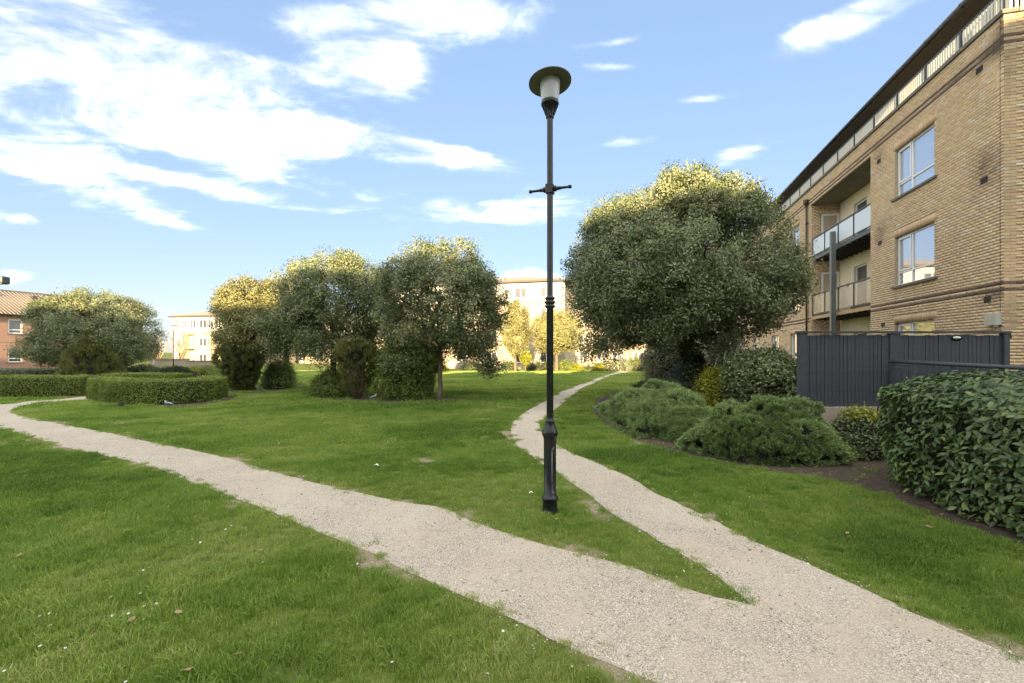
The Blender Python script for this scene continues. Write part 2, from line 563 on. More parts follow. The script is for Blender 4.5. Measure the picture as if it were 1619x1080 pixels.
near_edge = [(-14.9, 10.75), ground(-40, 668), ground(0, 678)] + [ground(*p) for p in [(49, 691), (99, 706), (153, 718), (232, 736), (316, 766), (383, 791), (440, 813), (500, 840), (580, 872), (640, 902), (720, 937), (800, 974), (870, 1010), (960, 1050), (1040, 1082)]] + [(0.85, 1.95), (1.35, 1.5)]
right_edge = [(2.9, 1.5), (2.72, 1.95)] + [ground(*p) for p in [(1619, 1046), (1560, 1021), (1500, 995), (1430, 964), (1350, 925), (1270, 889), (1194, 857), (1132, 826), (1086, 803), (1036, 780), (1005, 760), (970, 744), (940, 731), (907, 718), (881, 703), (860, 688), (853, 674), (859, 662), (878, 647), (912, 620), (940, 606), (962, 597), (984, 590.5), (1006, 587.2), (1030, 584), (1036, 578.5)]]
left_edge = [ground(*p) for p in [(1021, 578.5), (1018, 583), (1002, 585.5), (975, 588), (951, 595.5), (929, 604), (889, 618.5), (864, 633), (839, 647), (820, 660), (809, 673), (809, 687), (818, 704), (835, 717), (858, 734), (882, 747), (905, 765), (928, 780), (962, 808), (996, 828), (1033, 849.5), (1070, 872), (1114, 899), (1154, 928), (1183, 953)]]
upper_edge = [ground(*p) for p in [(1183, 955), (1132, 945), (1086, 931), (1033, 911), (978, 891), (928, 879), (873, 865), (808, 846), (740, 822), (700, 804), (640, 795), (560, 778), (450, 752), (371, 728), (309, 713), (247, 701), (173, 685), (104, 672), (49, 661), (25, 655), (17, 649.5), (37, 641.5), (74, 636.5), (146, 631.5), (175, 628)]]
outer_edge = [ground(*p) for p in [(175, 624.5), (148, 625.5), (99, 631), (49, 634.5), (0, 640)]] + [(-16.9, 12.6), (-16.6, 11.5)]
path_poly = (smooth_line(near_edge, .10, .022, 1) + smooth_line(right_edge, .10, .018, 2) + smooth_line(left_edge, .10, .018, 3)
             + smooth_line(upper_edge, .10, .02, 4) + smooth_line(outer_edge, .2, .02, 5))
bed_poly = (smooth_line([ground(*p) for p in [(1012, 612), (960, 622), (936, 640), (938, 655), (960, 672), (1000, 694), (1060, 714), (1130, 728), (1200, 741), (1280, 754), (1359, 769), (1437, 800), (1507, 827), (1560, 847), (1619, 869)]] + [(4.0, 2.6), (4.0, 1.5)], .1, .03, 6)
            + [np.array(p) for p in [(9, 1.5), (13, 9.0), (14, 18), (8, 18), (5.2, 17.2)]])
soil1 = smooth_line([ground(*p) for p in [(488, 627), (520, 633), (580, 637), (650, 637), (725, 636), (715, 628.5), (640, 626), (560, 623), (488, 627)]], .2, .05, 8)[:-1]
soil2 = smooth_line([ground(*p) for p in [(350, 622), (400, 623), (470, 613), (480, 607), (420, 604), (356, 610), (340, 618), (350, 622)]], .2, .05, 9)[:-1]
soil3 = smooth_line([ground(*p) for p in [(140, 631), (180, 640), (250, 644), (310, 642), (350, 636), (372, 629), (358, 624), (300, 628), (200, 628), (140, 631)]], .2, .04, 10)[:-1]


def inside(P, poly):
    poly = np.asarray(poly, float)
    x, y = P[:, 0], P[:, 1]
    res = np.zeros(len(P), bool)
    x0, y0 = poly[:, 0], poly[:, 1]
    x1, y1 = np.roll(x0, -1), np.roll(y0, -1)
    for a, b, c, d in zip(x0, y0, x1, y1):
        if b == d: continue
        k = ((b > y) != (d > y)) & (x < (c - a) * (y - b) / (d - b) + a)
        res ^= k
    return res


def edge_dist(P, poly):
    poly = np.asarray(poly, float)
    best = np.full(len(P), 1e9)
    A, Bq = poly, np.roll(poly, -1, axis=0)
    for a, b in zip(A, Bq):
        d = b - a
        L = (d * d).sum()
        if L < 1e-12: continue
        s = np.clip(((P - a) @ d) / L, 0, 1)
        q = a + s[:, None] * d
        best = np.minimum(best, ((P - q) ** 2).sum(1))
    return np.sqrt(best)


def vnoise(P, scale, seed):
    """cheap value noise in plan"""
    r = np.random.default_rng(seed)
    T = r.random((64, 64))
    q = P * scale
    i = np.floor(q).astype(int)
    f = q - i
    f = f * f * (3 - 2 * f)
    g = lambda a, b: T[a % 64, b % 64]
    return (g(i[:, 0], i[:, 1]) * (1 - f[:, 0]) * (1 - f[:, 1]) + g(i[:, 0] + 1, i[:, 1]) * f[:, 0] * (1 - f[:, 1])
            + g(i[:, 0], i[:, 1] + 1) * (1 - f[:, 0]) * f[:, 1] + g(i[:, 0] + 1, i[:, 1] + 1) * f[:, 0] * f[:, 1])


def sheet(name, poly, dz, mat):
    pts = [Vector((p[0], p[1], zg(p[1]) + dz)) for p in poly]
    tris = tessellate_polygon([pts])
    me = bpy.data.meshes.new(name)
    fs = []
    n0 = len(pts)
    for a, b, c in tris:
        n = (pts[b] - pts[a]).cross(pts[c] - pts[a])
        fs.append((a, b, c) if n.z >= 0 else (a, c, b))
    low = [Vector((p.x, p.y, p.z - dz - .03)) for p in pts]
    fs += [(i, (i + 1) % n0, n0 + (i + 1) % n0, n0 + i) for i in range(n0)]
    me.from_pydata([tuple(p) for p in pts + low], [], fs)
    me.update()
    o = link(name, me, mat)
    return tag(o, kind='structure')


# ------------------------------------------------------------------ ground
def ground_material():
    m, t, p = newmat('lawn_ground')
    geo = t.n('ShaderNodeNewGeometry')
    pos = geo.outputs['Position']
    a = t.noise(pos, 0.35, 5, 0.6)
    b = t.noise(pos, 3.0, 5, 0.65)
    c = t.noise(pos, 40, 3, 0.7)
    g = t.ramp(b, [(0.25, (0.085, 0.120, 0.022)), (0.55, (0.135, 0.175, 0.036)), (0.8, (0.20, 0.215, 0.065))])
    g = t.mix(t.mapr(a, 0.4, 0.75, 0, 0.55), g, (0.135, 0.150, 0.032, 1))
    g = t.mix(t.mapr(c, 0.35, 0.7, 0, 0.6), g, (0.055, 0.060, 0.022, 1))
    wr = t.n('ShaderNodeAttribute', attribute_name='wear').outputs['Fac']
    dirt = t.ramp(t.noise(pos, 60, 5, 0.75), [(0.3, (0.15, 0.13, 0.075)), (0.55, (0.30, 0.255, 0.165)), (0.75, (0.52, 0.45, 0.34))])
    wf = t.mapr(t.math('ADD', wr, t.math('MULTIPLY', t.math('SUBTRACT', c, 0.5), 0.8)), 0.15, 0.7)
    g = t.mix(wf, g, dirt)
    t.put(p.inputs['Base Color'], g)
    p.inputs['Roughness'].default_value = 0.95
    p.inputs['Specular IOR Level'].default_value = 0.1
    bm = t.n('ShaderNodeBump')
    bm.inputs['Strength'].default_value = 0.8
    bm.inputs['Distance'].default_value = 0.03
    t.put(bm.inputs['Height'], t.noise(pos, 25, 5, 0.7))
    t.put(p.inputs['Normal'], bm.outputs[0])
    return m


def gravel_material():
    m, t, p = newmat('gravel')
    geo = t.n('ShaderNodeNewGeometry')
    pos = geo.outputs['Position']
    vo = t.n('ShaderNodeTexVoronoi')
    vo.inputs['Scale'].default_value = 190
    t.put(vo.inputs['Vector'], pos)
    sepc = t.n('ShaderNodeSeparateColor')
    t.put(sepc.inputs[0], vo.outputs['Color'])
    grain = t.ramp(sepc.outputs[0], [(0.0, (0.17, 0.14, 0.11)), (0.35, (0.41, 0.35, 0.275)), (0.75, (0.55, 0.485, 0.395)), (1.0, (0.80, 0.74, 0.63))])
    big = t.noise(pos, 2.1, 6, 0.66, 0.6)
    sand = t.mapr(big, 0.44, 0.66, 0, 0.7)
    c = t.mix(sand, grain, (0.53, 0.445, 0.345, 1))
    fine = t.noise(pos, 160, 3, 0.7)
    c = t.mix(t.mapr(fine, 0.5, 0.75, 0, 0.45), c, (0.26, 0.215, 0.16, 1))
    med = t.noise(pos, 5, 6, 0.72)
    c = t.mix(t.mapr(med, 0.48, 0.78, 0, 0.5), c, (0.33, 0.285, 0.225, 1))
    track = t.noise(pos, 0.7, 5, 0.65, 0.8)
    c = t.mix(t.mapr(track, 0.42, 0.68, 0, 0.35), c, (0.62, 0.555, 0.45, 1))
    spot = t.noise(pos, 34, 3, 0.8)
    c = t.mix(t.mapr(spot, 0.66, 0.74, 0, 0.6), c, (0.15, 0.125, 0.10, 1))
    t.put(p.inputs['Base Color'], c)
    p.inputs['Roughness'].default_value = 0.9
    p.inputs['Specular IOR Level'].default_value = 0.2
    bm = t.n('ShaderNodeBump')
    bm.inputs['Strength'].default_value = 0.7
    bm.inputs['Distance'].default_value = 0.008
    h = t.math('ADD', t.math('MULTIPLY', vo.outputs['Distance'], -1.0), t.math('MULTIPLY', fine, 0.8))
    t.put(bm.inputs['Height'], h)
    t.put(p.inputs['Normal'], bm.outputs[0])
    return m


def soil_material():
    m, t, p = newmat('bed_soil')
    geo = t.n('ShaderNodeNewGeometry')
    pos = geo.outputs['Position']
    a = t.noise(pos, 14, 6, 0.7)
    b = t.noise(pos, 1.4, 4, 0.6)
    c = t.ramp(a, [(0.25, (0.030, 0.022, 0.014)), (0.55, (0.085, 0.062, 0.040)), (0.8, (0.17, 0.125, 0.085))])
    c = t.mix(t.mapr(b, 0.5, 0.75, 0, 0.5), c, (0.065, 0.075, 0.022, 1))
    t.put(p.inputs['Base Color'], c)
    p.inputs['Roughness'].default_value = 0.95
    bm = t.n('ShaderNodeBump')
    bm.inputs['Strength'].default_value = 1.0
    bm.inputs['Distance'].default_value = 0.04
    t.put(bm.inputs['Height'], t.noise(pos, 22, 6, 0.75))
    t.put(p.inputs['Normal'], bm.outputs[0])
    return m


m_ground, m_gravel, m_soil = ground_material(), gravel_material(), soil_material()
ys = [-400, -60, -10, 0] + list(np.arange(1.5, 14.0, .14)) + [14 + .5 * i for i in range(8)] + [18 + 37 * i / 8 for i in range(9)] + [90, 200, 900]
xs = [-900, -60, -24] + list(np.arange(-15, 12.0, .14)) + [14, 20, 60, 900]


def wear(p, near):
    """how worn the turf is beside the path (0..1), shared by the ground and the grass"""
    w = (vnoise(p, 1.7, 3) * .65 + vnoise(p, 5.2, 4) * .35) * np.clip(1.15 - near / .6, 0, 1)
    thin = vnoise(p, .9, 8) * .6 + vnoise(p, 3.1, 9) * .4
    return np.clip((w - .52) * 5, 0, 1), np.clip((.225 - thin) * 10, 0, 1)


gx, gy = np.meshgrid(xs, ys)
gp = np.stack([gx.ravel(), gy.ravel()], 1)
nearsel = (gp[:, 1] > 1) & (gp[:, 1] < 15) & (np.abs(gp[:, 0]) < 16)
gw = np.zeros(len(gp))
gd = edge_dist(gp[nearsel], path_poly)
wa_, wb_ = wear(gp[nearsel], gd)
gw[nearsel] = np.maximum(wa_, wb_ * .6)
nx_ = len(xs)
gv = [(p[0], p[1], zg(p[1])) for p in gp]
gf = [(j_ * nx_ + i_, j_ * nx_ + i_ + 1, (j_ + 1) * nx_ + i_ + 1, (j_ + 1) * nx_ + i_) for j_ in range(len(ys) - 1) for i_ in range(nx_ - 1)]
gme = bpy.data.meshes.new('ground')
gme.from_pydata(gv, [], gf)
gme.update()
ga = gme.attributes.new('wear', 'FLOAT', 'POINT'); ga.data.foreach_set('value', gw.astype(np.float32))
tag(link('ground', gme, m_ground), kind='structure')
sheet('gravel_path', path_poly, 0.005, m_gravel)
sheet('planting_bed', bed_poly, 0.005, m_soil)
for s in (soil1, soil2, soil3):
    sheet('bare_soil', s, 0.006, m_soil)
far_path = [ground(*p) for p in [(286, 602.5), (318, 599.5), (362, 595.5), (430, 592), (430, 594), (362, 599), (320, 603), (290, 605)]]
sheet('far_gravel_path', far_path, 0.03, m_gravel)
cross_path = [ground(*p) for p in [(925, 591.2), (957, 591.6), (957, 593.4), (925, 592.6)]]
sheet('cross_gravel_path', cross_path, 0.03, m_gravel)

# ------------------------------------------------------------------ foliage builders
def unit(v):
    return v / np.maximum(np.linalg.norm(v, axis=1, keepdims=True), 1e-9)


def rand_dirs(n, r):
    return unit(r.normal(size=(n, 3)))


def leaf_mesh(name, P, Nv, A, L, Wd, rnd, fold=0.18):
    """one quad leaf per point: P centre, Nv normal, A long axis, L length, Wd width"""
    n = len(P)
    A = unit(A)
    B = unit(np.cross(Nv, A))
    Nn = np.cross(A, B)
    L = np.broadcast_to(np.asarray(L, float), (n,))[:, None]
    Wd = np.broadcast_to(np.asarray(Wd, float), (n,))[:, None]
    V = np.empty((n, 4, 3))
    V[:, 0] = P - A * L * 0.5
    V[:, 1] = P + B * Wd * 0.5 + Nn * Wd * fold
    V[:, 2] = P + A * L * 0.5
    V[:, 3] = P - B * Wd * 0.5 + Nn * Wd * fold
    me = bpy.data.meshes.new(name)
    me.vertices.add(4 * n)
    me.vertices.foreach_set('co', V.reshape(-1).astype(np.float32))
    me.loops.add(4 * n)
    me.loops.foreach_set('vertex_index', np.arange(4 * n, dtype=np.int32))
    me.polygons.add(n)
    me.polygons.foreach_set('loop_start', np.arange(0, 4 * n, 4, dtype=np.int32))
    me.polygons.foreach_set('loop_total', np.full(n, 4, np.int32))
    me.update(calc_edges=True)
    at = me.attributes.new('rnd', 'FLOAT', 'FACE')
    at.data.foreach_set('value', np.asarray(rnd, np.float32))
    return me


def bumps(u, r, k=36, amp=0.13, sharp=9.0):
    """lumpy radius factor over directions"""
    v = rand_dirs(k, r)
    a = r.uniform(-0.6, 1.0, k) * amp
    return 1 + (a[None, :] * np.exp(sharp * (u @ v.T - 1))).sum(1)


def crown_points(r, n_cl, per, rx, ry, ru, rd, amp=0.14, cl=0.17, inner=0.22, flat=1.0, nb=52):
    """leaf clusters gathered on nb overlapping boughs spread over the crown, so the outline is lobed and gaps show between boughs"""
    k = np.arange(nb) + .5
    ph = np.arccos(1 - 2 * k / nb)
    th = math.pi * (1 + 5 ** .5) * k + r.uniform(0, 6)
    u = np.stack([np.cos(th) * np.sin(ph), np.sin(th) * np.sin(ph), np.cos(ph)], 1)
    u = unit(u + r.normal(0, .16, (nb, 3)))
    az_ = np.abs(u[:, 2])
    fl = np.where(u[:, 2] > 0, 1.0, (1 - np.minimum(az_, .999) ** 2.35) ** (1 / 2.35) / np.sqrt(np.maximum(1 - az_ ** 2, 1e-3)))
    uu = np.column_stack([u[:, 0] * fl, u[:, 1] * fl, u[:, 2]])
    brad = r.uniform(.22, .36, nb) * (1 + amp * r.normal(0, .6, nb))
    bd = 1.0 - brad * r.uniform(.92, 1.06, nb)
    nin = max(4, int(nb * inner))                      # boughs inside the crown
    bd[r.permutation(nb)[:nin]] *= r.uniform(.5, .8, nin)
    bc = uu * bd[:, None]
    btone = r.random(nb)
    wt = brad ** 2
    b = r.choice(nb, n_cl, p=wt / wt.sum())
    d = unit(rand_dirs(n_cl, r) + u[b] * .55 + np.array([0, 0, .12]))
    q = brad[b] * (1 - np.abs(r.normal(0, .16, n_cl)))
    q = np.where(r.random(n_cl) < .04, q * r.uniform(1.05, 1.3, n_cl), q)      # shoots that stick out
    cc = bc[b] + d * q[:, None] * np.array([1.06, 1.06, .88])
    s = np.where(cc[:, 2] > 0, ru, rd)
    c = np.stack([cc[:, 0] * rx, cc[:, 1] * ry, cc[:, 2] * s], 1)
    tone = np.clip(.5 * r.random(n_cl) + .5 * btone[b], 0, 1)
    idx = np.repeat(np.arange(n_cl), per)
    sp = cl * r.uniform(.5, 1.05, n_cl)[idx][:, None]
    P = c[idx] + np.clip(r.normal(0, 1, (len(idx), 3)), -1.5, 1.5) * sp
    out = unit(d[idx] * .75 + unit(np.stack([P[:, 0] / rx, P[:, 1] / ry, P[:, 2] / ru], 1)) * .6)
    return P, out, tone[idx], c, idx


def tree(name, label, X, Y, z0, trunk_r, crown, mat, leaf=(0.085, 0.042), ncl=900, per=60, bark=None, group=None, seed=1, fork=0.45, limbs=9,
         lean=(0, 0), amp=0.14, extra=None, cl=0.17, inner=0.22, ivy=False, nb=52):
    """crown = (dx, dy, zc, rx, ry, r_up, r_down)"""
    r = np.random.default_rng(seed)
    root = empty(name, (X, Y, z0), 0, label, 'tree', group)
    dx, dy, zc, rx, ry, ru, rd = crown
    zc -= z0
    bark = bark or m_bark
    zf = zc - rd * fork
    t = MB()
    pts, rad = [], []
    for i in range(9):
        k = i / 8
        pts.append((dx * k * 0.6 + lean[0] * k + r.normal(0, 0.015), dy * k * 0.6 + lean[1] * k + r.normal(0, 0.015), -0.05 + (zf + 0.05) * k))
        rad.append(trunk_r * (1.28 - 0.45 * min(k * 5, 1) * 0.6 - 0.3 * k))
    t.tube(pts, rad, 12)
    t.build('trunk', bark, root)
    P, out, tone, cen, cidx = crown_points(r, ncl, per, rx, ry, ru, rd, amp, cl, inner, nb=nb)
    top = Vector(pts[-1])
    lm = 0
    order = r.permutation(len(cen))
    for ci in order[:limbs]:
        e = Vector(cen[ci] * 0.72) + Vector((dx, dy, zc))
        if e.z < top.z: e.z = top.z + abs(e.z - top.z) * 0.5
        lb = MB()
        mid = top.lerp(e, 0.45) + Vector((r.normal(0, .12), r.normal(0, .12), rx * 0.10))
        m2 = top.lerp(e, 0.75) + Vector((r.normal(0, .12), r.normal(0, .12), rx * 0.06))
        r0 = trunk_r * r.uniform(0.42, 0.62)
        lb.tube([top - Vector((0, 0, 0.12)), mid, m2, e], [r0, r0 * 0.6, r0 * 0.36, r0 * 0.12], 7)
        for q in range(3):
            cj = order[(limbs + lm * 3 + q) % len(cen)]
            e2 = m2 + (Vector(cen[cj]) + Vector((dx, dy, zc)) - m2) * 0.35
            lb.tube([mid.lerp(m2, q / 3), (m2 + e2) / 2 + Vector((0, 0, .08)), e2], [r0 * 0.4, r0 * 0.22, r0 * 0.07], 5)
        lb.build('limb', bark, root)
        lm += 1
    if extra:
        for (ex, ey, ez, er, en) in extra:      # a hanging or jutting bough
            c = np.array([ex, ey, ez - z0 - zc])
            cc = c + rand_dirs(en, r) * er * r.uniform(0.2, 1, (en, 1)) * np.array([1.25, 1, 0.75])
            ii = np.repeat(np.arange(en), per)
            P2 = cc[ii] + r.normal(0, cl * 0.8, (len(ii), 3))
            P = np.concatenate([P, P2])
            out = np.concatenate([out, rand_dirs(len(P2), r) * 0.5 + np.array([0, 0, 0.5])])
            tone = np.concatenate([tone, r.random(en)[ii]])
            cidx = np.concatenate([cidx, ii + ncl])
    n = len(P)
    keep = P[:, 2] + zc > 0.15
    P, out, tone, cidx = P[keep], out[keep], tone[keep], cidx[keep]
    n = len(P)
    cn = rand_dirs(ncl + 400, r)[np.minimum(cidx, ncl + 399)] * .55
    Nv = unit(out * 0.95 + np.array([0, 0, 0.15]) + cn + rand_dirs(n, r) * 0.45)
    A = rand_dirs(n, r) + out * 0.3 + np.array([0, 0, -0.15])
    rv = np.clip(0.30 * r.random(n) + 0.58 * tone + 0.12 * r.random(n) ** 6 * 3, 0, 1)
    sc = r.uniform(0.7, 1.25, n)
    me = leaf_mesh('crown', P + np.array([dx, dy, zc]), Nv, A, leaf[0] * sc, leaf[1] * sc, rv)
    o = link('crown', me, mat, root)
    o['kind'] = 'stuff'
    tw = MB()
    for ci in order[:min(len(order), 420)]:
        e = Vector(cen[ci]) + Vector((dx, dy, zc))
        s0 = Vector(cen[ci] * r.uniform(.62, .78)) + Vector((dx, dy, zc)) + Vector((r.normal(0, .12), r.normal(0, .12), -.1))
        tw.tube([s0, e + (e - s0) * .12], [trunk_r * .08 + .004, .003], 4, cap=False)
    o = tw.build('twigs', bark, root)
    o['kind'] = 'stuff'
    if ivy:
        ni = 9000
        k = r.random(ni)
        an = r.uniform(0, 2 * math.pi, ni)
        rr = np.interp(k, np.linspace(0, 1, 9), rad) + np.abs(r.normal(0.05, 0.05, ni))
        cxy = np.stack([np.interp(k, np.linspace(0, 1, 9), [p[0] for p in pts]), np.interp(k, np.linspace(0, 1, 9), [p[1] for p in pts]), np.interp(k, np.linspace(0, 1, 9), [p[2] for p in pts])], 1)
        o3 = np.stack([np.cos(an), np.sin(an), np.zeros(ni)], 1)
        Pi = cxy + o3 * rr[:, None]
        me = leaf_mesh('ivy', Pi, unit(o3 + rand_dirs(ni, r) * 0.5), rand_dirs(ni, r) + np.array([0, 0, -0.6]), 0.075, 0.06, r.random(ni))
        o = link('ivy', me, m_ivy, root)
        o['kind'] = 'stuff'
    return root


def core_mesh(name, r, rx, ry, h, k=0.84, prof=None, zoff=0.0, nu=24, nv=12):
    """solid dark inside of a shrub"""
    b = MB()
    rows = []
    for j in range(nv + 1):
        w = j / nv
        ph = -0.35 + (math.pi / 2 + 0.35) * w
        f = prof(w) if prof else math.cos(ph)
        z = (w * h * 0.97 if prof else max(math.sin(ph), -0.2) * h) * (0.9 if not prof else 1.0)
        rows.append((f, z))
    off = len(b.v)
    for f, z in rows:
        for i in range(nu):
            a = 2 * math.pi * i / nu
            q = k * f * (1 + r.normal(0, 0.035))
            b.v.append((rx * q * math.cos(a), ry * q * math.sin(a), z * (1 if prof else k / 0.9) + zoff))
    for j in range(nv):
        for i in range(nu):
            i2 = (i + 1) % nu
            b.f.append((off + j * nu + i, off + j * nu + i2, off + (j + 1) * nu + i2, off + (j + 1) * nu + i))
            b.m.append(0); b.sm.append(True)
    b.f.append(tuple(off + nv * nu + i for i in range(nu))); b.m.append(0); b.sm.append(True)
    return b


def shrub(name, label, X, Y, rx, ry, h, mat, leaf=(0.05, 0.025), ncl=300, per=50, cl=0.07, seed=1, amp=0.12, cat='shrub', group=None, z0=0.0,
          prof=None, up=0.0, core=True, corek=0.84, needle=False, depth=0.05, coremat=None, rz=0.0, inner=0.05, wmin=0.0, lk=60, ls=24):
    """mound (half ellipsoid) or, with prof(w), a body of revolution of height h; leaves in clusters over a dark inside"""
    r = np.random.default_rng(seed)
    root = empty(name, (X, Y, z0), rz, label, cat, group)
    if core:
        core_mesh('dark_core', r, rx, ry, h, corek, prof).build('dark_core', coremat or m_core, root)  # solid dark filler added inside the leaves against see-through
    if prof is None:
        u = rand_dirs(ncl * 2, r)
        u[:, 2] = np.where(u[:, 2] < -0.25, -u[:, 2], u[:, 2])
        u = unit(u)[:ncl]
        Rf = bumps(u, r, lk, amp, ls)
        Rf = np.clip(Rf / np.percentile(Rf, 88), .83, 1.08) * (1 - np.abs(r.normal(0, depth, ncl)))
        Rf = np.where(r.random(ncl) < inner, Rf * r.uniform(0.6, 0.9, ncl), Rf)
        c = u * Rf[:, None] * np.array([rx, ry, h])
        out = unit(u / np.array([rx, ry, h]))
    else:
        w = r.random(ncl) ** 0.85
        an = r.uniform(0, 2 * math.pi, ncl)
        f = np.array([prof(x) for x in w])
        u = np.stack([np.cos(an), np.sin(an), np.zeros(ncl)], 1)
        lum = bumps(unit(np.stack([np.cos(an), np.sin(an), (w - 0.5) * 2.5], 1)), r, 60, amp, 16)
        q = f * lum * (1 - np.abs(r.normal(0, depth, ncl)))
        c = np.stack([u[:, 0] * rx * q, u[:, 1] * ry * q, w * h], 1)
        top = w > 0.9
        c[top, :2] *= r.random((top.sum(), 1)) ** 0.5
        out = unit(u + np.array([0, 0, 1.0]) * (w[:, None] - 0.35))
    tone = r.random(ncl)
    idx = np.repeat(np.arange(ncl), per)
    n = len(idx)
    o2 = out[idx]
    P = c[idx] + r.normal(0, 1, (n, 3)) * cl
    if needle:      # sprays pointing outward and up from each clump
        P = c[idx] + (rand_dirs(n, r) + o2 * 0.5) * cl * r.random((n, 1))
        A = unit(P - (c[idx] - o2 * cl)) + np.array([0, 0, up]) + rand_dirs(n, r) * 0.35
        Nv = unit(np.cross(A, rand_dirs(n, r)))
    else:
        A = rand_dirs(n, r) + o2 * 0.4 + np.array([0, 0, up])
        Nv = unit(o2 * 0.7 + np.array([0, 0, 0.35]) + rand_dirs(n, r) * 0.6)
    keep = P[:, 2] > 0.01
    rv = np.clip(0.5 * r.random(n) + 0.5 * tone[idx], 0, 1)
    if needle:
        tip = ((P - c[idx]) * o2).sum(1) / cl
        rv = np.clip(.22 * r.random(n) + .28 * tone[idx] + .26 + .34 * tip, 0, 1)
    if wmin:
        keep &= P[:, 2] > h * (wmin + .42 * r.random(n) ** 1.5)
    sc = r.uniform(0.7, 1.3, n)
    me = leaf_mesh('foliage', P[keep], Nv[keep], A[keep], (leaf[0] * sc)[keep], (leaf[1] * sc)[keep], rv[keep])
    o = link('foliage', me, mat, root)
    o['kind'] = 'stuff'
    return root


def hedge(name, label, line, width, h, mat, leaf=(0.05, 0.028), dens=1500, seed=1, cat='hedge', group=None):
    """clipped hedge along a ground polyline"""
    r = np.random.default_rng(seed)
    L = [np.array(p, float) for p in smooth_line(line, 0.25)]
    o0 = L[len(L) // 2]
    zz = zg(o0[1])
    root = empty(name, (o0[0], o0[1], zz), 0, label, cat, group)
    L = [p - o0 for p in L]
    n = len(L)
    T = []
    for i in range(n):
        d = L[min(i + 1, n - 1)] - L[max(i - 1, 0)]
        T.append(d / np.linalg.norm(d))
    sec = lambda k: [(-width / 2 * k, 0.0), (-width / 2 * k * 1.03, h * 0.5 * k), (-width / 2 * k * 0.93, h * 0.93 * k), (-width * 0.3 * k, h * k), (width * 0.3 * k, h * k), (width / 2 * k * 0.93, h * 0.93 * k), (width / 2 * k * 1.03, h * 0.5 * k), (width / 2 * k, 0.0)]
    b = MB()
    S = sec(0.93)
    for i in range(n):
        nrm = np.array([T[i][1], -T[i][0]])
        e = 0.75 if i in (0, n - 1) else 1.0
        for (a, z) in S:
            q = L[i] + nrm * a * e
            if i == 0: q = q + T[0] * 0.06
            if i == n - 1: q = q - T[-1] * 0.06
            b.v.append((q[0], q[1], z * (1 + r.normal(0, 0.01))))
    m = len(S)
    for i in range(n - 1):
        for j in range(m - 1):
            b.f.append((i * m + j, i * m + j + 1, (i + 1) * m + j + 1, (i + 1) * m + j)); b.m.append(0); b.sm.append(False)
    b.f.append(tuple(range(m))); b.m.append(0); b.sm.append(False)
    b.f.append(tuple((n - 1) * m + j for j in range(m))[::-1]); b.m.append(0); b.sm.append(False)
    b.build('dark_core', m_core_hedge, root)  # dark filler body added so the hedge is not see-through
    # leaves over the outside
    tot = sum(np.linalg.norm(L[i + 1] - L[i]) for i in range(n - 1))
    nl = int(dens * tot * (2 * h + width))
    S = np.array(sec(1.0))
    seg = np.linalg.norm(np.diff(S, axis=0), axis=1)
    cs = np.concatenate([[0], np.cumsum(seg)]) / seg.sum()
    w = r.random(nl)
    A_ = np.interp(w, cs, S[:, 0]); Z_ = np.interp(w, cs, S[:, 1])
    k = r.random(nl) * (n - 1)
    ki = np.minimum(k.astype(int), n - 2); kf = (k - ki)[:, None]
    La, Ta = np.array(L), np.array(T)
    c = La[ki] * (1 - kf) + La[ki + 1] * kf
    tt = Ta[ki] * (1 - kf) + Ta[ki + 1] * kf
    nr = np.stack([tt[:, 1], -tt[:, 0]], 1)
    lump = 1 + 0.05 * (vnoise(np.stack([k * 0.9, Z_ * 4 + A_ * 3], 1), 1.0, seed) - 0.5)
    xy = c + nr * (A_ * lump)[:, None]
    P = np.stack([xy[:, 0], xy[:, 1], Z_ * (0.98 + 0.04 * vnoise(np.stack([k, A_ * 4], 1), 1.3, seed + 1))], 1)
    # end caps
    ne = int(dens * width * h * 2)
    ends = []
    for i, sgn in ((0, -1), (n - 1, 1)):
        a = r.uniform(-width / 2, width / 2, ne); z = r.uniform(0, h, ne)
        nrm = np.array([T[i][1], -T[i][0]])
        bulge = 0.22 * width * (1 - (a / (width / 2)) ** 2) * sgn
        q = L[i] + nrm * a[:, None] + T[i] * bulge[:, None]
        ends.append(np.stack([q[:, 0], q[:, 1], z], 1))
    topw = np.abs(A_) < width * 0.42
    o1 = np.concatenate([np.stack([nr[:, 0] * np.sign(A_), nr[:, 1] * np.sign(A_), np.zeros(nl)], 1) * (~topw)[:, None] + np.array([0, 0, 1]) * topw[:, None],
                         np.tile(np.array([-T[0][0], -T[0][1], 0]), (ne, 1)), np.tile(np.array([T[-1][0], T[-1][1], 0]), (ne, 1))])
    P = np.concatenate([P] + ends)
    nl = len(P)
    P = P + r.normal(0, 0.018, (nl, 3))
    keep = P[:, 2] > 0.03
    cln = vnoise(P[:, :2] * 7 + P[:, 2:3] * 5, 1.0, seed + 3)
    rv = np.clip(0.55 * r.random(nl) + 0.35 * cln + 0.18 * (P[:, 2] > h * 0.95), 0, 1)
    Nv = unit(o1 + rand_dirs(nl, r) * 0.8)
    A = rand_dirs(nl, r) + o1 * 0.5
    sc = r.uniform(0.7, 1.3, nl)
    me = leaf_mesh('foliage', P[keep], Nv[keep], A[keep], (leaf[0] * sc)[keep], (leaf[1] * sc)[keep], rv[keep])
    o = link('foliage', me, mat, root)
    o['kind'] = 'stuff'
    return root

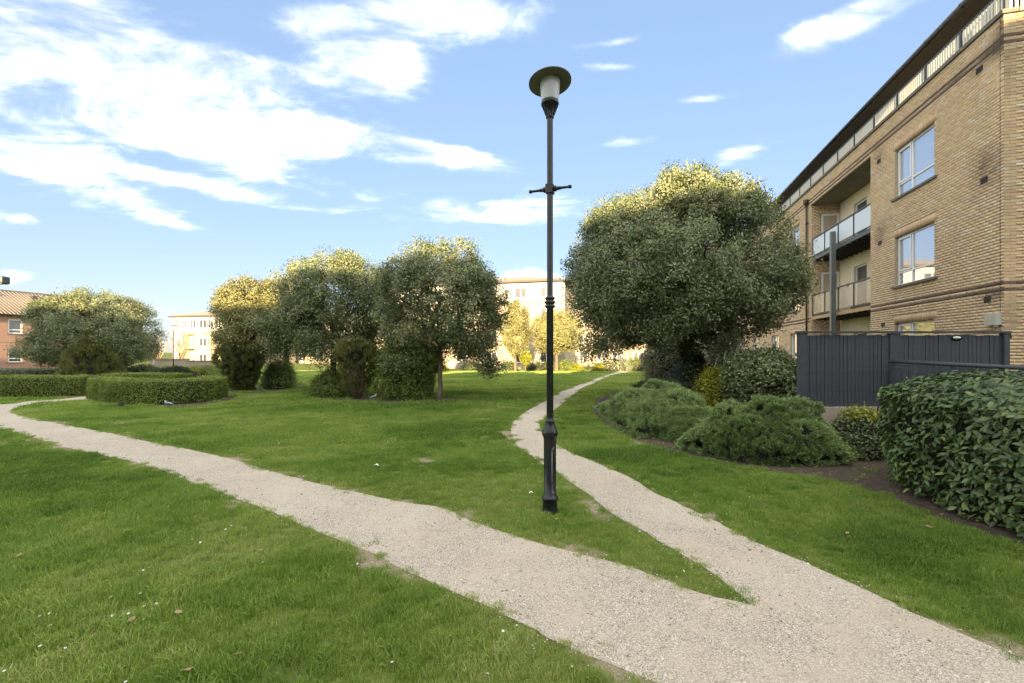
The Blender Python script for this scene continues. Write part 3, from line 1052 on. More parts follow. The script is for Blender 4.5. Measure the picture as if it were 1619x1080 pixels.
# ------------------------------------------------------------------ building parts
def holed(b, x0, x1, z0, z1, holes, y, depth, mi=0):
    """wall sheet at plane y (outward +y) with real openings and their reveals"""
    X = sorted({x0, x1, *[h[0] for h in holes], *[h[1] for h in holes]})
    Z = sorted({z0, z1, *[h[2] for h in holes], *[h[3] for h in holes]})
    X = [x for x in X if x0 <= x <= x1]
    Z = [z for z in Z if z0 <= z <= z1]
    for i in range(len(X) - 1):
        for j in range(len(Z) - 1):
            cx, cz = (X[i] + X[i + 1]) / 2, (Z[j] + Z[j + 1]) / 2
            if any(h[0] < cx < h[1] and h[2] < cz < h[3] for h in holes): continue
            b.face([(X[i + 1], y, Z[j]), (X[i], y, Z[j]), (X[i], y, Z[j + 1]), (X[i + 1], y, Z[j + 1])], mi)
    for (a, c, d, e) in holes:
        yi = y - depth
        b.face([(a, y, d), (a, yi, d), (a, yi, e), (a, y, e)], mi)
        b.face([(c, y, d), (c, y, e), (c, yi, e), (c, yi, d)], mi)
        b.face([(a, y, e), (a, yi, e), (c, yi, e), (c, y, e)], mi)
        b.face([(a, y, d), (c, y, d), (c, yi, d), (a, yi, d)], mi)


def window(parent, x0, x1, z0, z1, y, mulls=(), transoms=(), fw=0.055, mat=None, glass=None, inset=0.09, sill=True, name='window', casement=None):
    """framed window set in an opening; the panes are sub-parts"""
    mat, glass = mat or m_upvc, glass or m_glass
    yf = y - inset
    b = MB()
    b.box(x0, x1, yf - 0.05, yf, z0, z0 + fw)
    b.box(x0, x1, yf - 0.05, yf, z1 - fw, z1)
    b.box(x0, x0 + fw, yf - 0.05, yf, z0 + fw, z1 - fw)
    b.box(x1 - fw, x1, yf - 0.05, yf, z0 + fw, z1 - fw)
    for mx in mulls:
        b.box(mx - fw * 0.55, mx + fw * 0.55, yf - 0.05, yf + 0.003, z0 + fw, z1 - fw)
    for (a, c, z) in transoms:
        b.box(a, c, yf - 0.05, yf + 0.005, z - fw * 0.45, z + fw * 0.45)
    if casement:
        a, c, d, e = casement
        for q in ((a, a + .045, d, e), (c - .045, c, d, e), (a + .045, c - .045, d, d + .045), (a + .045, c - .045, e - .045, e)):
            b.box(q[0], q[1], yf - 0.02, yf + 0.018, q[2], q[3])
    w = b.build(name, mat, parent)
    cuts = [x0 + fw] + sorted(mulls) + [x1 - fw]
    for i in range(len(cuts) - 1):
        zs = [z0 + fw] + sorted(z for (a, c, z) in transoms if a <= (cuts[i] + cuts[i + 1]) / 2 <= c) + [z1 - fw]
        for j in range(len(zs) - 1):
            p = MB()
            p.box(cuts[i], cuts[i + 1], yf - 0.034, yf - 0.026, zs[j], zs[j + 1])
            p.build('pane', glass, w)
    if sill:
        s = MB()
        s.box(x0 - 0.14, x1 + 0.14, y - inset - 0.02, y + 0.06, z0 - 0.07, z0 - 0.004)
        s.build('sill', m_sill, w)
    return w


PAL = [(tuple(min(.66, (q * .62 + m_ * .38) * g_) for q, g_, m_ in zip(c_, (1.38, 1.40, 1.60), (.465, .345, .195))), w_) for c_, w_ in [((.46, .335, .175), 10), ((.50, .37, .20), 8), ((.42, .30, .155), 7), ((.53, .41, .24), 5), ((.44, .29, .17), 4), ((.40, .265, .17), 3), ((.52, .42, .29), 1.4), ((.48, .33, .21), 2.0), ((.56, .49, .39), 0.4), ((.47, .36, .17), 6)]]
_pw = np.array([p[1] for p in PAL]); _pw = _pw / _pw.sum()


def courses(a0, a1, z0, z1, holes, r, stains=(), bands=(), soldiers=()):
    """stretcher-bond bricks: (a_lo, a_hi, z_lo, z_hi, colour)"""
    out = []
    row0 = int(round(z0 / 0.075))
    row1 = int(round(z1 / 0.075))
    blocks = list(holes) + [(s[0], s[1], s[2], s[3]) for s in soldiers]
    for k in range(row0, row1):
        zl, zh = k * 0.075 + 0.005, (k + 1) * 0.075 - 0.005
        a = a0 - (0.1125 if k % 2 else 0.0)
        cuts = [(h[0], h[1]) for h in blocks if h[2] < (zl + zh) / 2 < h[3]]
        while a < a1:
            lo, hi = max(a + 0.005, a0), min(a + 0.22, a1)
            a += 0.225
            parts = [(lo, hi)]
            for (c0, c1) in cuts:
                nx = []
                for (p, q) in parts:
                    if q <= c0 or p >= c1:
                        nx.append((p, q))
                    else:
                        if p < c0 - 0.02: nx.append((p, c0))
                        if q > c1 + 0.02: nx.append((c1, q))
                parts = nx
            for (p, q) in parts:
                if q - p < 0.03: continue
                if k in bands:
                    c = np.array([.13, .085, .075]) * r.uniform(.75, 1.3)
                else:
                    c = np.array(PAL[r.choice(len(PAL), p=_pw)][0]) * r.uniform(.93, 1.06)
                out.append([p, q, zl, zh, c])
    for (s0, s1, sz0, sz1) in soldiers:
        a = s0
        while a + 0.06 < s1 + 1e-6:
            c = np.array(PAL[r.choice(len(PAL), p=_pw)][0]) * r.uniform(.82, 1.0) * np.array([1, .93, .88])
            out.append([a + .004, min(a + .071, s1), sz0 + .004, sz1 - .004, c])
            a += 0.075
    for b in out:
        cx, cz = (b[0] + b[1]) / 2, (b[2] + b[3]) / 2
        for (sx, sz, ra, rz, st) in stains:
            d = ((cx - sx) / ra) ** 2 + ((cz - sz) / rz) ** 2
            k = min(.9, st * 1.25 * math.exp(-d)) * r.uniform(0.45, 1.0)
            b[4] = b[4] * (1 - k) + np.array([.06, .05, .042]) * k
    return out


def brick_geo(bricks, place, r):
    """vertex blocks (n,8,3) for bricks placed by place(a, o, z)"""
    V = []
    for (a, b, c, d, colr) in bricks:
        o = r.uniform(0.0, 0.004)
        V.append([place(a, o, c), place(b, o, c), place(b, o, d), place(a, o, d), place(a, -.008, c), place(b, -.008, c), place(b, -.008, d), place(a, -.008, d)])
    return np.array(V, float), np.array([q[4] for q in bricks], float)


BF = np.array([(0, 1, 2, 3), (0, 4, 5, 1), (1, 5, 6, 2), (2, 6, 7, 3), (3, 7, 4, 0)])


def brick_mesh(name, V, Cc):
    n = len(V)
    me = bpy.data.meshes.new(name)
    me.vertices.add(8 * n)
    me.vertices.foreach_set('co', V.reshape(-1).astype(np.float32))
    F = (BF[None] + 8 * np.arange(n)[:, None, None]).reshape(-1)
    me.loops.add(len(F)); me.loops.foreach_set('vertex_index', F.astype(np.int32))
    me.polygons.add(5 * n)
    me.polygons.foreach_set('loop_start', np.arange(0, 20 * n, 4, dtype=np.int32))
    me.polygons.foreach_set('loop_total', np.full(5 * n, 4, np.int32))
    me.update(calc_edges=True)
    at = me.attributes.new('bc', 'FLOAT_COLOR', 'FACE')
    c4 = np.ones((n, 4)); c4[:, :3] = Cc
    at.data.foreach_set('color', np.repeat(c4, 5, axis=0).reshape(-1).astype(np.float32))
    return me


# ------------------------------------------------------------------ the brick apartment block on the right
def right_block():
    C = (11.34, 10.5, 0.0)
    ang = math.atan2(.9674, .2533)
    root = empty('apartment_block', C, ang, 'buff brick apartment block with recessed balconies behind the charcoal fence', 'building')
    r = np.random.default_rng(21)
    S0, S1, DEP = 6.04, 11.70, 1.24          # recess
    TOP = 9.375
    LEN = 30.0
    wins = [(2.49, 4.48, .95, 2.52), (2.49, 4.48, 3.72, 5.30), (2.49, 4.48, 6.57, 8.13)]
    far = [(a, a + 1.35, z0, z1) for a in (13.2, 16.6, 21.0, 25.0) for (z0, z1) in ((.95, 2.52), (3.72, 5.30), (6.57, 8.13))]
    holes = wins + far + [(S0, S1, -1, 8.62)]
    stains = [(0.25, 8.75, .9, .28, .8), (0.55, 6.05, .45, .45, .7), (0.3, 2.95, .5, .25, .6), (5.4, 5.65, .35, .4, .6), (5.45, 8.4, .3, .3, .5), (1.6, 8.8, 1.3, .12, .5), (0.05, 9.1, .2, .5, .6), (5.0, 8.8, 3, .1, .35)]
    lint = [(2.38, 4.60, z1, z1 + .225) for (_, _, _, z1) in wins] + [(a - .1, c + .1, z1, z1 + .225) for (a, c, _, z1) in far]
    # mortar behind the bricks: the wall body
    b = MB()
    holed(b, 0, LEN, -0.5, TOP, wins + far + [(S0, S1, -0.5, 8.62)], -.006, .14)
    b.face([(0.006, -.006, -.5), (0.006, -9, -.5), (0.006, -9, TOP), (0.006, -.006, TOP)])
    b.face([(S1 - .006 + .012, 0, -.5), (S1 + .006, -DEP, -.5), (S1 + .006, -DEP, 8.62), (S1 + .006, 0, 8.62)])
    b.face([(S0 - .006, 0, -.5), (S0 - .006, 0, 8.62), (S0 - .006, -DEP, 8.62), (S0 - .006, -DEP, -.5)])
    b.face([(LEN, 0, -.5), (LEN, 0, TOP), (LEN, -9, TOP), (LEN, -9, -.5)])
    b.face([(0, 0, TOP), (LEN, 0, TOP), (LEN, -9, TOP), (0, -9, TOP)])
    b.build('wall', m_mortar, root)
    # bricks
    V, Cc = [], []
    def add(bricks, place):
        v, c = brick_geo(bricks, place, r)
        V.append(v); Cc.append(c)
    add(courses(0.0, LEN, 0, TOP, holes, r, stains, (40, 42, 116, 118), lint), lambda a, o, z: (a, o, z))
    add(courses(0.0, 4.2, 0, TOP, [], r, [(0.1, 8.3, .3, .8, .5), (0.15, 2.4, .25, .5, .45), (0.1, 5.5, .2, 1.5, .3)], (40, 42, 116, 118)), lambda a, o, z: (-o, -a, z))
    rd = [(.45, 1.2, 3.3, 5.38), (.45, 1.2, 6.08, 8.15)]
    add(courses(0.0, DEP, 0, 8.62, rd, r, [], (), [(.40, 1.2, 5.38, 5.605), (.40, 1.2, 8.15, 8.375)]), lambda a, o, z: (S1 - o, -a, z))
    add(courses(0.0, DEP, 0, 8.62, [], r), lambda a, o, z: (S0 + o, -a, z))
    V, Cc = np.concatenate(V), np.concatenate(Cc)
    # the 300 bricks that show largest are parts of their own
    ca, sa = math.cos(ang), math.sin(ang)
    ctr = V[:, :4].mean(1)
    wxp = C[0] + ctr[:, 0] * ca - ctr[:, 1] * sa
    wyp = C[1] + ctr[:, 0] * sa + ctr[:, 1] * ca
    px = CX + FPX * wxp / np.maximum(wyp, .1)
    py = HY - FPX * (ctr[:, 2] - EYE) / np.maximum(wyp, .1)
    P4 = V[:, :4]
    def proj(P):
        X = C[0] + P[..., 0] * ca - P[..., 1] * sa
        Y = C[1] + P[..., 0] * sa + P[..., 1] * ca
        return np.stack([CX + FPX * X / np.maximum(Y, .1), HY - FPX * (P[..., 2] - EYE) / np.maximum(Y, .1)], -1)
    q = proj(P4)
    area = np.abs((q[:, 2, 0] - q[:, 0, 0]) * (q[:, 2, 1] - q[:, 0, 1]))
    vis = (px > 1400) & (px < 1612) & (py > 2) & (py < 520) & (wyp > 1)
    area = np.where(vis, area, -1)
    big = np.argsort(-area)[:300]
    rest = np.ones(len(V), bool); rest[big] = False
    o = link('brickwork', brick_mesh('brickwork', V[rest], Cc[rest]), m_brick, root)
    o['kind'] = 'stuff'
    shared = {}
    for i in big:
        c = V[i, :4].mean(0)
        loc = V[i] - c
        key = tuple(np.round(loc, 3).reshape(-1))
        me = shared.get(key)
        if me is None:
            me = bpy.data.meshes.new('brick')
            me.from_pydata([tuple(p) for p in np.round(loc, 3)], [], [tuple(f) for f in BF])
            me.materials.append(m_brick_o)
            shared[key] = me
        ob = link('brick', me, None, root, tuple(c))
        ob.color = (*Cc[i], 1)
    # movement joint by the corner
    MB().box(0.098, 0.108, .001, .0065, 0.0, TOP).build('movement_joint', m_vent, root)
    # windows
    for (a, c, z0, z1) in wins:
        window(root, a, c, z0, z1, 0.0, (3.70,), ((a, c, z0 + .42),), casement=(3.75, c - .06, z0 + .46, z1 - .06))
    for (a, c, z0, z1) in far:
        window(root, a, c, z0, z1, 0.0, ((a + c) / 2,), ((a, c, z0 + .42),))
    # air vents
    for (s, z) in ((.75, 8.55), (.6, 5.77), (.49, 2.86), (5.46, 8.2), (5.4, 5.35), (5.2, 2.52)):
        v = MB()
        v.box(s - .11, s + .11, -.004, .012, z - .07, z + .07)
        for k in range(5):
            v.box(s - .10, s + .10, .012, .022, z - .06 + k * .026, z - .048 + k * .026)
        v.build('air_vent', m_vent, root)
    ub = MB(); ub.box(0.04, .40, .008, .13, 2.22, 2.50)
    for k in range(5):
        ub.box(.07 + k * .06, .095 + k * .06, .13, .134, 2.24, 2.48)
    u = ub.build('utility_box', m_box, root, bevel=0.01)
    MB().lathe([(0.0, -.05), (.03, -.045), (.04, -.02), (.04, 0.0)], 12, 0, (.12, .07, 2.22)).build('sensor', m_upvc, u)
    # recess: cream back wall, concrete soffit
    bw = MB()
    bholes = [(9.2, 10.35, 3.3, 5.36), (9.2, 10.35, 6.08, 8.12), (7.0, 8.2, 3.3, 5.36), (7.0, 8.2, 6.08, 8.12), (9.2, 10.35, .4, 2.45), (7.0, 8.2, .4, 2.45)]
    holed(bw, S0, S1, -.5, 8.62, bholes, -DEP, .16)
    bw.build('recess_wall', m_cream, root)
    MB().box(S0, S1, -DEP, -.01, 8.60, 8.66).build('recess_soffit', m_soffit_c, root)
    for (a, c, z0, z1) in bholes:
        window(root, a, c, z0, z1, -DEP, (), (), .07, glass=m_glass_far, sill=False, name='balcony_door')
    for (y0, y1, z0, z1) in [(-1.2, -.45, 3.3, 5.38), (-1.2, -.45, 6.08, 8.15)]:     # doors in the far return wall
        d = MB()
        x = S1 + .05
        for q in ((y0, y0 + .09, z0, z1), (y1 - .09, y1, z0, z1), (y0 + .09, y1 - .09, z1 - .1, z1), (y0 + .09, y1 - .09, z0, z0 + .12)):
            d.box(x - .05, x, q[0], q[1], q[2], q[3])
        w = d.build('side_door', m_upvc, root)
        MB().box(x - .03, x - .022, y0 + .09, y1 - .09, z0 + .12, z1 - .1).build('pane', m_glass_far, w)
    for (s, z) in ((10.9, 7.3), (10.9, 4.62)):
        MB().box(s - .1, s + .1, -DEP, -DEP + .02, z - .08, z + .08).build('air_vent', m_soffit_c, root)
    # balconies
    for (zb, zt, rail, mat, edge) in ((5.90, 6.04, 6.95, m_frost, m_steel), (3.12, 3.26, 4.28, m_clear, m_deck)):
        bal = MB()
        bal.box(S0 + .02, S1 - .12, -DEP + .01, -.06, zb + .02, zt)
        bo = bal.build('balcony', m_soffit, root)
        MB().box(S0 + .01, S1 - .11, -.06, -.02, zb, zt).build('edge_beam', edge, bo)
        for k in range(12):
            s = S0 + .3 + k * .45
            MB().box(s, s + .06, -DEP + .02, -.08, zb - .06, zb + .019).build('joist', m_soffit, bo)
        MB().bar((S0 + .01, -.05, rail), (S1 - .12, -.05, rail), .05, .045).build('top_rail', m_steel, bo)
        MB().bar((S0 + .01, -.05, zt + .09), (S1 - .12, -.05, zt + .09), .03, .03).build('bottom_rail', m_steel, bo)
        MB().bar((S0 + .01, -.05, zt + .03), (S1 - .12, -.05, zt + .03), .02, .02).build('bottom_rail', m_steel, bo)
        xs = [S0 + .03 + (S1 - .15 - S0 - .03) * k / 4 for k in range(5)]
        for k, x in enumerate(xs):
            MB().box(x - .022, x + .022, -.075, -.03, zb + .01, rail - .02).build('post', m_steel, bo)
            if k < 4:
                MB().box(x + .07, xs[k + 1] - .07, -.056, -.044, zt + .13, rail - .06).build('glass_panel', mat, bo)
    # table and chair shapes on the lower balcony are hidden by the glass: crates along its edge
    for k, s in enumerate((6.5, 7.0, 7.5, 10.6, 11.0)):
        p = MB(); p.box(s, s + .4, -.32, -.12, 3.265, 3.41); p.build('planter', m_twig, root)
    # steel column carrying the balconies
    cb = MB(); cb.box(8.72, 8.90, .06, .24, -.3, 6.62); cb.build('balcony_column', m_column, root, bevel=.012)
    # downpipe with hopper
    dp = MB(); dp.tube([(11.95, .09, -.2), (11.95, .09, 8.75)], .045, 10)
    d = dp.build('downpipe', m_pipe, root)
    hp = MB(); hp.lathe([(.045, 8.62), (.05, 8.68), (.11, 8.78), (.12, 8.95), (.105, 8.95), (.09, 8.8)], 10, 0, (11.95, .12, 0)); hp.build('hopper', m_pipe, d)
    for z in (1.5, 3.6, 5.7, 7.8):
        MB().box(11.88, 12.02, .01, .14, z, z + .03).build('bracket', m_pipe, d)
    # coping and roof-terrace railing
    MB().box(-.05, LEN, -.25, .055, TOP + .003, TOP + .10).build('coping', m_coping, root)
    MB().box(-.055, .2, -6, -.26, TOP + .003, TOP + .10).build('coping', m_concrete, root)
    ra = MB(); ra.bar((-.01, -.04, 9.97), (LEN, -.04, 9.97), .05, .04); ra.build('terrace_rail', m_steel, root)
    ra = MB(); ra.bar((-.01, -.07, 9.97), (-.01, -6, 9.97), .05, .04); ra.build('terrace_rail', m_steel, root)
    x = 0.0; k = 0
    bme = MB().box(-.028, .028, -.012, .012, 9.49, 9.95).mesh('baluster'); bme.materials.append(m_baluster)
    while x < LEN - .1:
        gap = (k // 14) % 2
        if k % 14 == 0:
            MB().box(x - .03, x + .03, -.075, -.01, 9.475, 9.955).build('railing_post', m_steel, root)
        else:
            link('baluster', bme, None, root, (x, -.04, 0))
        x += .105; k += 1
    for k in range(36):
        o = link('baluster', bme, None, root, (-.01, -.12 - k * .105, 0)); o.rotation_euler = (0, 0, R(90))
    # setback top floor, soffit, gutter and roof
    pw = MB()
    ph = [(a, a + 1.6, 9.5, 10.85) for a in (1.5, 5.0, 9.0, 13.0, 17.0, 21.0, 25.0)]
    holed(pw, 1.2, LEN, 9.38, 10.95, ph, -1.9, .1)
    pw.face([(1.2, -1.9, 9.38), (1.2, -9, 9.38), (1.2, -9, 10.95), (1.2, -1.9, 10.95)])
    pw.build('top_floor_wall', m_cream, root)
    for (a, c, z0, z1) in ph:
        window(root, a, c, z0, z1, -1.9, ((a + c) / 2,), (), .07, glass=m_glass_far, sill=False)
    sf = MB()
    x = -.6
    while x < LEN:
        sf.box(x, x + .115, -2.0, -.40, 10.86, 10.885)
        x += .12
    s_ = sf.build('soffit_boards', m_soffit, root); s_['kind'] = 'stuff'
    MB().box(-.6, LEN, -.40, -.37, 10.84, 11.02).build('fascia', m_soffit, root)
    gt = MB(); gt.tube([(-.6, -.32, 10.95), (LEN, -.32, 10.95)], .065, 10); g = gt.build('gutter', m_gutter, root)
    x = 0.4
    while x < LEN:
        MB().tube([(x, -.32, 10.95), (x + .05, -.32, 10.95)], .078, 10).build('bracket', m_gutter, g)
        x += 1.5
    rf = MB()
    rf.face([(-.6, -.33, 11.03), (LEN, -.33, 11.03), (LEN, -6, 12.7), (5, -6, 12.7)])
    rf.face([(-.6, -.33, 11.03), (5, -6, 12.7), (-.6, -11.5, 11.03)])
    rf.face([(LEN, -.33, 11.03), (LEN, -11.5, 11.03), (LEN, -6, 12.7)])
    rf.face([(-.6, -11.5, 11.03), (5, -6, 12.7), (LEN, -6, 12.7), (LEN, -11.5, 11.03)])
    rf.build('roof', m_coping, root)
    return root


right_block()

# ------------------------------------------------------------------ far buildings
m_far_cream = FARBRICK('sunlit_cream_brick', (.36, .315, .235), (.33, .28, .20), (.34, .295, .23))
m_far_white = MAT('white_render', (.45, .435, .39), .85, .05, 1.0)
m_red = FARBRICK('red_brick', (.36, .205, .15), (.33, .18, .13), (.34, .27, .22))
m_far_roof = MAT('brown_roof_sheet', (.27, .21, .16), .75, .12, 1.5)
m_tile = MAT('buff_pantile', (.27, .225, .18), .8, .18, 3.0)
m_eave = MAT('dark_eave', (.07, .06, .055), .6, .1)


def far_block(name, label, px, Y, zb, length, depth, eave, ridge, storeys, bays, mat, recess=(), left_hip=True):
    """block facing the camera, parallel to the estate grid; local x runs left from its right-hand corner"""
    root = empty(name, (wx(px, Y), Y, zb), math.atan2(.2533, -.9674), label, 'building')
    nst = len(storeys)
    holes, kinds = [], []
    for si, (z0, z1) in enumerate(storeys):
        for (x0, x1) in bays:
            holes.append((x0, x1, z0, z1)); kinds.append(si)
    for (x0, x1, z0, z1) in recess:
        holes = [h for h in holes if h[1] < x0 - .05 or h[0] > x1 + .05 or h[3] < z0 or h[2] > z1]
    split = storeys[-1][0] - .55
    b = MB()
    holed(b, 0, length, -1, split, [h for h in holes if h[3] < split] + list(recess), 0, .14, 0)
    holed(b, .0, length, split, eave, [h for h in holes if h[2] > split], -.004, .14, 1)
    b.face([(0, 0, -1), (0, 0, eave), (0, -depth, eave), (0, -depth, -1)])
    b.face([(length, 0, -1), (length, -depth, -1), (length, -depth, eave), (length, 0, eave)])
    b.face([(0, -depth, -1), (0, -depth, eave), (length, -depth, eave), (length, -depth, -1)])
    b.build('wall', [mat, m_far_white], root)
    MB().box(-.1, length + .1, .002, .10, split - .12, split).build('string_course', m_concrete, root)
    for h in holes:
        if h in recess: continue
        w = h[1] - h[0]
        window(root, h[0], h[1], h[2], h[3], 0 if h[3] < split else -.004, ((h[0] + h[1]) / 2,) if w > .9 else (), (), .09, glass=m_glass_far, sill=h[3] < split)
    for (x0, x1, z0, z1) in recess:
        rb = MB()
        rb.face([(x1, -1.4, z0), (x0, -1.4, z0), (x0, -1.4, z1), (x1, -1.4, z1)])
        rb.face([(x0, -.13, z0), (x0, -1.4, z0), (x0, -1.4, z1), (x0, -.13, z1)])
        rb.face([(x1, -.13, z0), (x1, -.13, z1), (x1, -1.4, z1), (x1, -1.4, z0)])
        rb.face([(x0, -.13, z1), (x0, -1.4, z1), (x1, -1.4, z1), (x1, -.13, z1)])
        rb.build('recess', m_cream, root)
        for zf in (.3, 3.14, 5.98):
            if zf < z0 - .2 or zf > z1 - 1.5: continue
            bb = MB().box(x0 + .01, x1 - .01, -1.39, .35, zf - .18, zf)
            bo = bb.build('balcony', m_soffit_c, root)
            for yy in (zf + 1.0, zf + .1):
                MB().bar((x0, .30, yy), (x1, .30, yy), .05, .05).build('rail', m_steel, bo)
            n = max(3, int((x1 - x0) / .8))
            for k in range(n + 1):
                x = x0 + .03 + (x1 - x0 - .06) * k / n
                MB().box(x - .02, x + .02, .28, .32, zf, zf + 1.0).build('post', m_steel, bo)
            door = MB().box(x0 + .5, x0 + 1.9, -1.38, -1.34, zf, zf + 2.1).build('balcony_door', m_upvc, bo)
            MB().box(x0 + .6, x0 + 1.8, -1.34, -1.325, zf + .1, zf + 2.0).build('pane', m_glass_far, bo)
    MB().box(-.5, length + .5, -depth - .5, .5, eave + .002, eave + .20).build('eaves', m_eave, root)
    e, d2 = eave + .205, depth / 2
    rf = MB()
    o = .52
    A, Bq, Cq, D = (-o, o, e), (length + o, o, e), (length + o, -depth - o, e), (-o, -depth - o, e)
    M1, M2 = (d2, -d2, ridge), (length - d2, -d2, ridge)
    rf.face([Bq, A, M1, M2]); rf.face([A, D, M1]); rf.face([D, Cq, M2, M1]); rf.face([Cq, Bq, M2])
    rf.build('roof', m_far_roof, root)
    return root


ST = [(.9, 2.35), (3.75, 5.2), (6.6, 8.05), (9.35, 10.75)]
far_block('apartment_block', 'sunlit cream apartment block seen past the lamp post in the centre', 893, 58, -0.75, 27, 11, 11.35, 13.0, ST,
          [(1.6, 3.2), (5.0, 6.6), (9.0, 10.6), (13.2, 14.8), (17.2, 18.8), (21.2, 22.8)], m_far_cream)
far_block('apartment_block', 'sunlit cream apartment wing just left of the big round tree', 1195, 66, -0.8, 26.4, 11, 11.35, 13.0, ST,
          [(1.5, 3.1), (5.0, 6.6), (8.6, 10.2), (12.0, 13.6), (15.6, 17.2), (18.8, 20.4), (21.3, 22.7), (24.1, 25.5)], m_far_cream)
far_block('apartment_block', 'pale apartment block with recessed balconies beyond the garden wall at left', 395, 78, -0.9, 17.0, 11, 8.7, 10.6,
          [(.6, 2.1), (3.4, 4.9), (6.6, 8.2)], [(1.0, 2.4), (3.6, 5.2), (6.2, 7.4), (8.0, 9.0), (9.4, 11.0), (11.8, 13.0), (13.8, 14.8), (15.4, 16.4)], m_far_cream, recess=[(5.8, 8.4, .0, 5.6), (12.0, 14.6, .0, 5.6)])
far_block('apartment_block', 'cream apartment block showing only through the crowns of the middle trees', 640, 84, -0.9, 28, 11, 8.9, 10.9,
          [(.6, 2.1), (3.4, 4.9), (6.6, 8.2)], [(1.5 + 4 * k, 3.1 + 4 * k) for k in range(6)], m_far_cream)


def red_house():
    P0 = (wx(0, 42.0), 42.0, -0.45)
    root = empty('brick_house', P0, math.atan2(-.9674, -.2533), 'red brick terrace with ribbed buff tile roof at the left edge', 'building')
    b = MB()
    x0, x1, ev = -9.0, 9.0, 5.55
    wins = [(x, x + 1.02, z0, z1) for x in (-1.6, 2.6, 5.8) for (z0, z1) in ((1.05, 2.42), (3.75, 5.1))] + [(-5.8, -4.8, 1.05, 2.42), (-5.8, -4.8, 3.75, 5.1)]
    holed(b, x0, x1, -1, ev, wins, 0, .12)
    b.face([(x0, 0, -1), (x0, 0, ev), (x0, -4.2, 8.0), (x0, -8.4, ev), (x0, -8.4, -1)])
    b.face([(x1, 0, -1), (x1, -8.4, -1), (x1, -8.4, ev), (x1, -4.2, 8.0), (x1, 0, ev)])
    b.face([(x0, -8.4, -1), (x0, -8.4, ev), (x1, -8.4, ev), (x1, -8.4, -1)])
    b.build('wall', m_red, root)
    MB().box(x0, x1, .002, .04, .28, .36).build('plinth_band', m_concrete, root)
    MB().box(x0, x1, .002, .03, 2.95, 3.02).build('string_course', m_concrete, root)
    for (a, c, z0, z1) in wins:
        window(root, a, c, z0, z1, 0, (), ((a, c, z0 + .36),), .09, glass=m_glass_far, inset=.05)
    rf = MB()
    rf.face([(x1, .35, ev - .08), (x0, .35, ev - .08), (x0, -4.2, 8.05), (x1, -4.2, 8.05)])
    rf.face([(x0, -8.75, ev - .08), (x1, -8.75, ev - .08), (x1, -4.2, 8.05), (x0, -4.2, 8.05)])
    ro = rf.build('roof', m_eave, root)
    n = Vector((0, 8.05 - ev + .08, 4.55)).normalized()
    tl = MB()
    x = x0
    while x < x1:
        a, c = Vector((x, .38, ev - .06)) + n * .01, Vector((x, -4.2, 8.07)) + n * .01
        tl.tube([a, c], [.085, .085], 6)
        x += .30
    t_ = tl.build('roof_tiles', m_tile, root); t_['kind'] = 'stuff'
    MB().tube([(x0, -4.2, 8.12), (x1, -4.2, 8.12)], .12, 8).build('ridge_tile', m_tile, ro)
    for x in (-1.2, 2.0, -4.5):
        MB().box(x, x + .45, -3.4, -3.0, 7.5, 7.78).build('roof_vent', m_eave, ro)
    MB().tube([(x0, .45, ev - .06), (x1, .45, ev - .06)], .06, 8).build('gutter', m_gutter, root)
    MB().tube([(-3.6, .06, -.5), (-3.6, .06, ev - .1)], .04, 8).build('downpipe', m_eave, root)


red_house()


def block_behind():
    """the block behind the camera whose shadow covers the near lawn"""
    root = empty('apartment_block', (0, -26, 0), 0, 'long apartment block behind the camera that shades the near lawn', 'building')
    prof = [(-80, 14.3), (-53, 14.3), (-40, 14.2), (-30, 14.0), (-22, 13.1), (-16.5, 12.2), (-12, 12.75), (-7, 12.75), (-3, 13.2), (.5, 13.45), (3.5, 13.8), (7, 16.7), (60, 16.8)]
    b, rf = MB(), MB()
    for (xa, za), (xb, zb) in zip(prof[:-1], prof[1:]):
        b.face([(xb, 0, -1), (xa, 0, -1), (xa, 0, za - .6), (xb, 0, zb - .6)])
        b.face([(xa, -12, -1), (xb, -12, -1), (xb, -12, zb - .6), (xa, -12, za - .6)])
        rf.face([(xa, .3, za - .6), (xb, .3, zb - .6), (xb, -6, zb), (xa, -6, za)])
        rf.face([(xb, -12.3, zb - .6), (xa, -12.3, za - .6), (xa, -6, za), (xb, -6, zb)])
    b.face([(-80, 0, -1), (-80, -12, -1), (-80, -12, 13.7), (-80, -6, 14.3), (-80, 0, 13.7)])
    b.face([(60, 0, -1), (60, 0, 16.2), (60, -6, 16.8), (60, -12, 16.2), (60, -12, -1)])
    b.build('wall', m_far_cream, root)
    rf.build('roof', m_far_roof, root)


block_behind()

# garden walls at the far left
def garden_wall(label, p0, p1, h, t=.3, coping=True, z=0):
    a, b = Vector((*p0, z)), Vector((*p1, z))
    L = (b - a).length
    root = empty('garden_wall', a, math.atan2(b.y - a.y, b.x - a.x), label, 'wall')
    MB().box(0, L, -t / 2, t / 2, -.3, h).build('wall_body', m_far_cream, root)
    MB().box(-.04, L + .04, -t / 2 - .05, t / 2 + .05, h + .002, h + .09).build('coping', m_concrete, root)


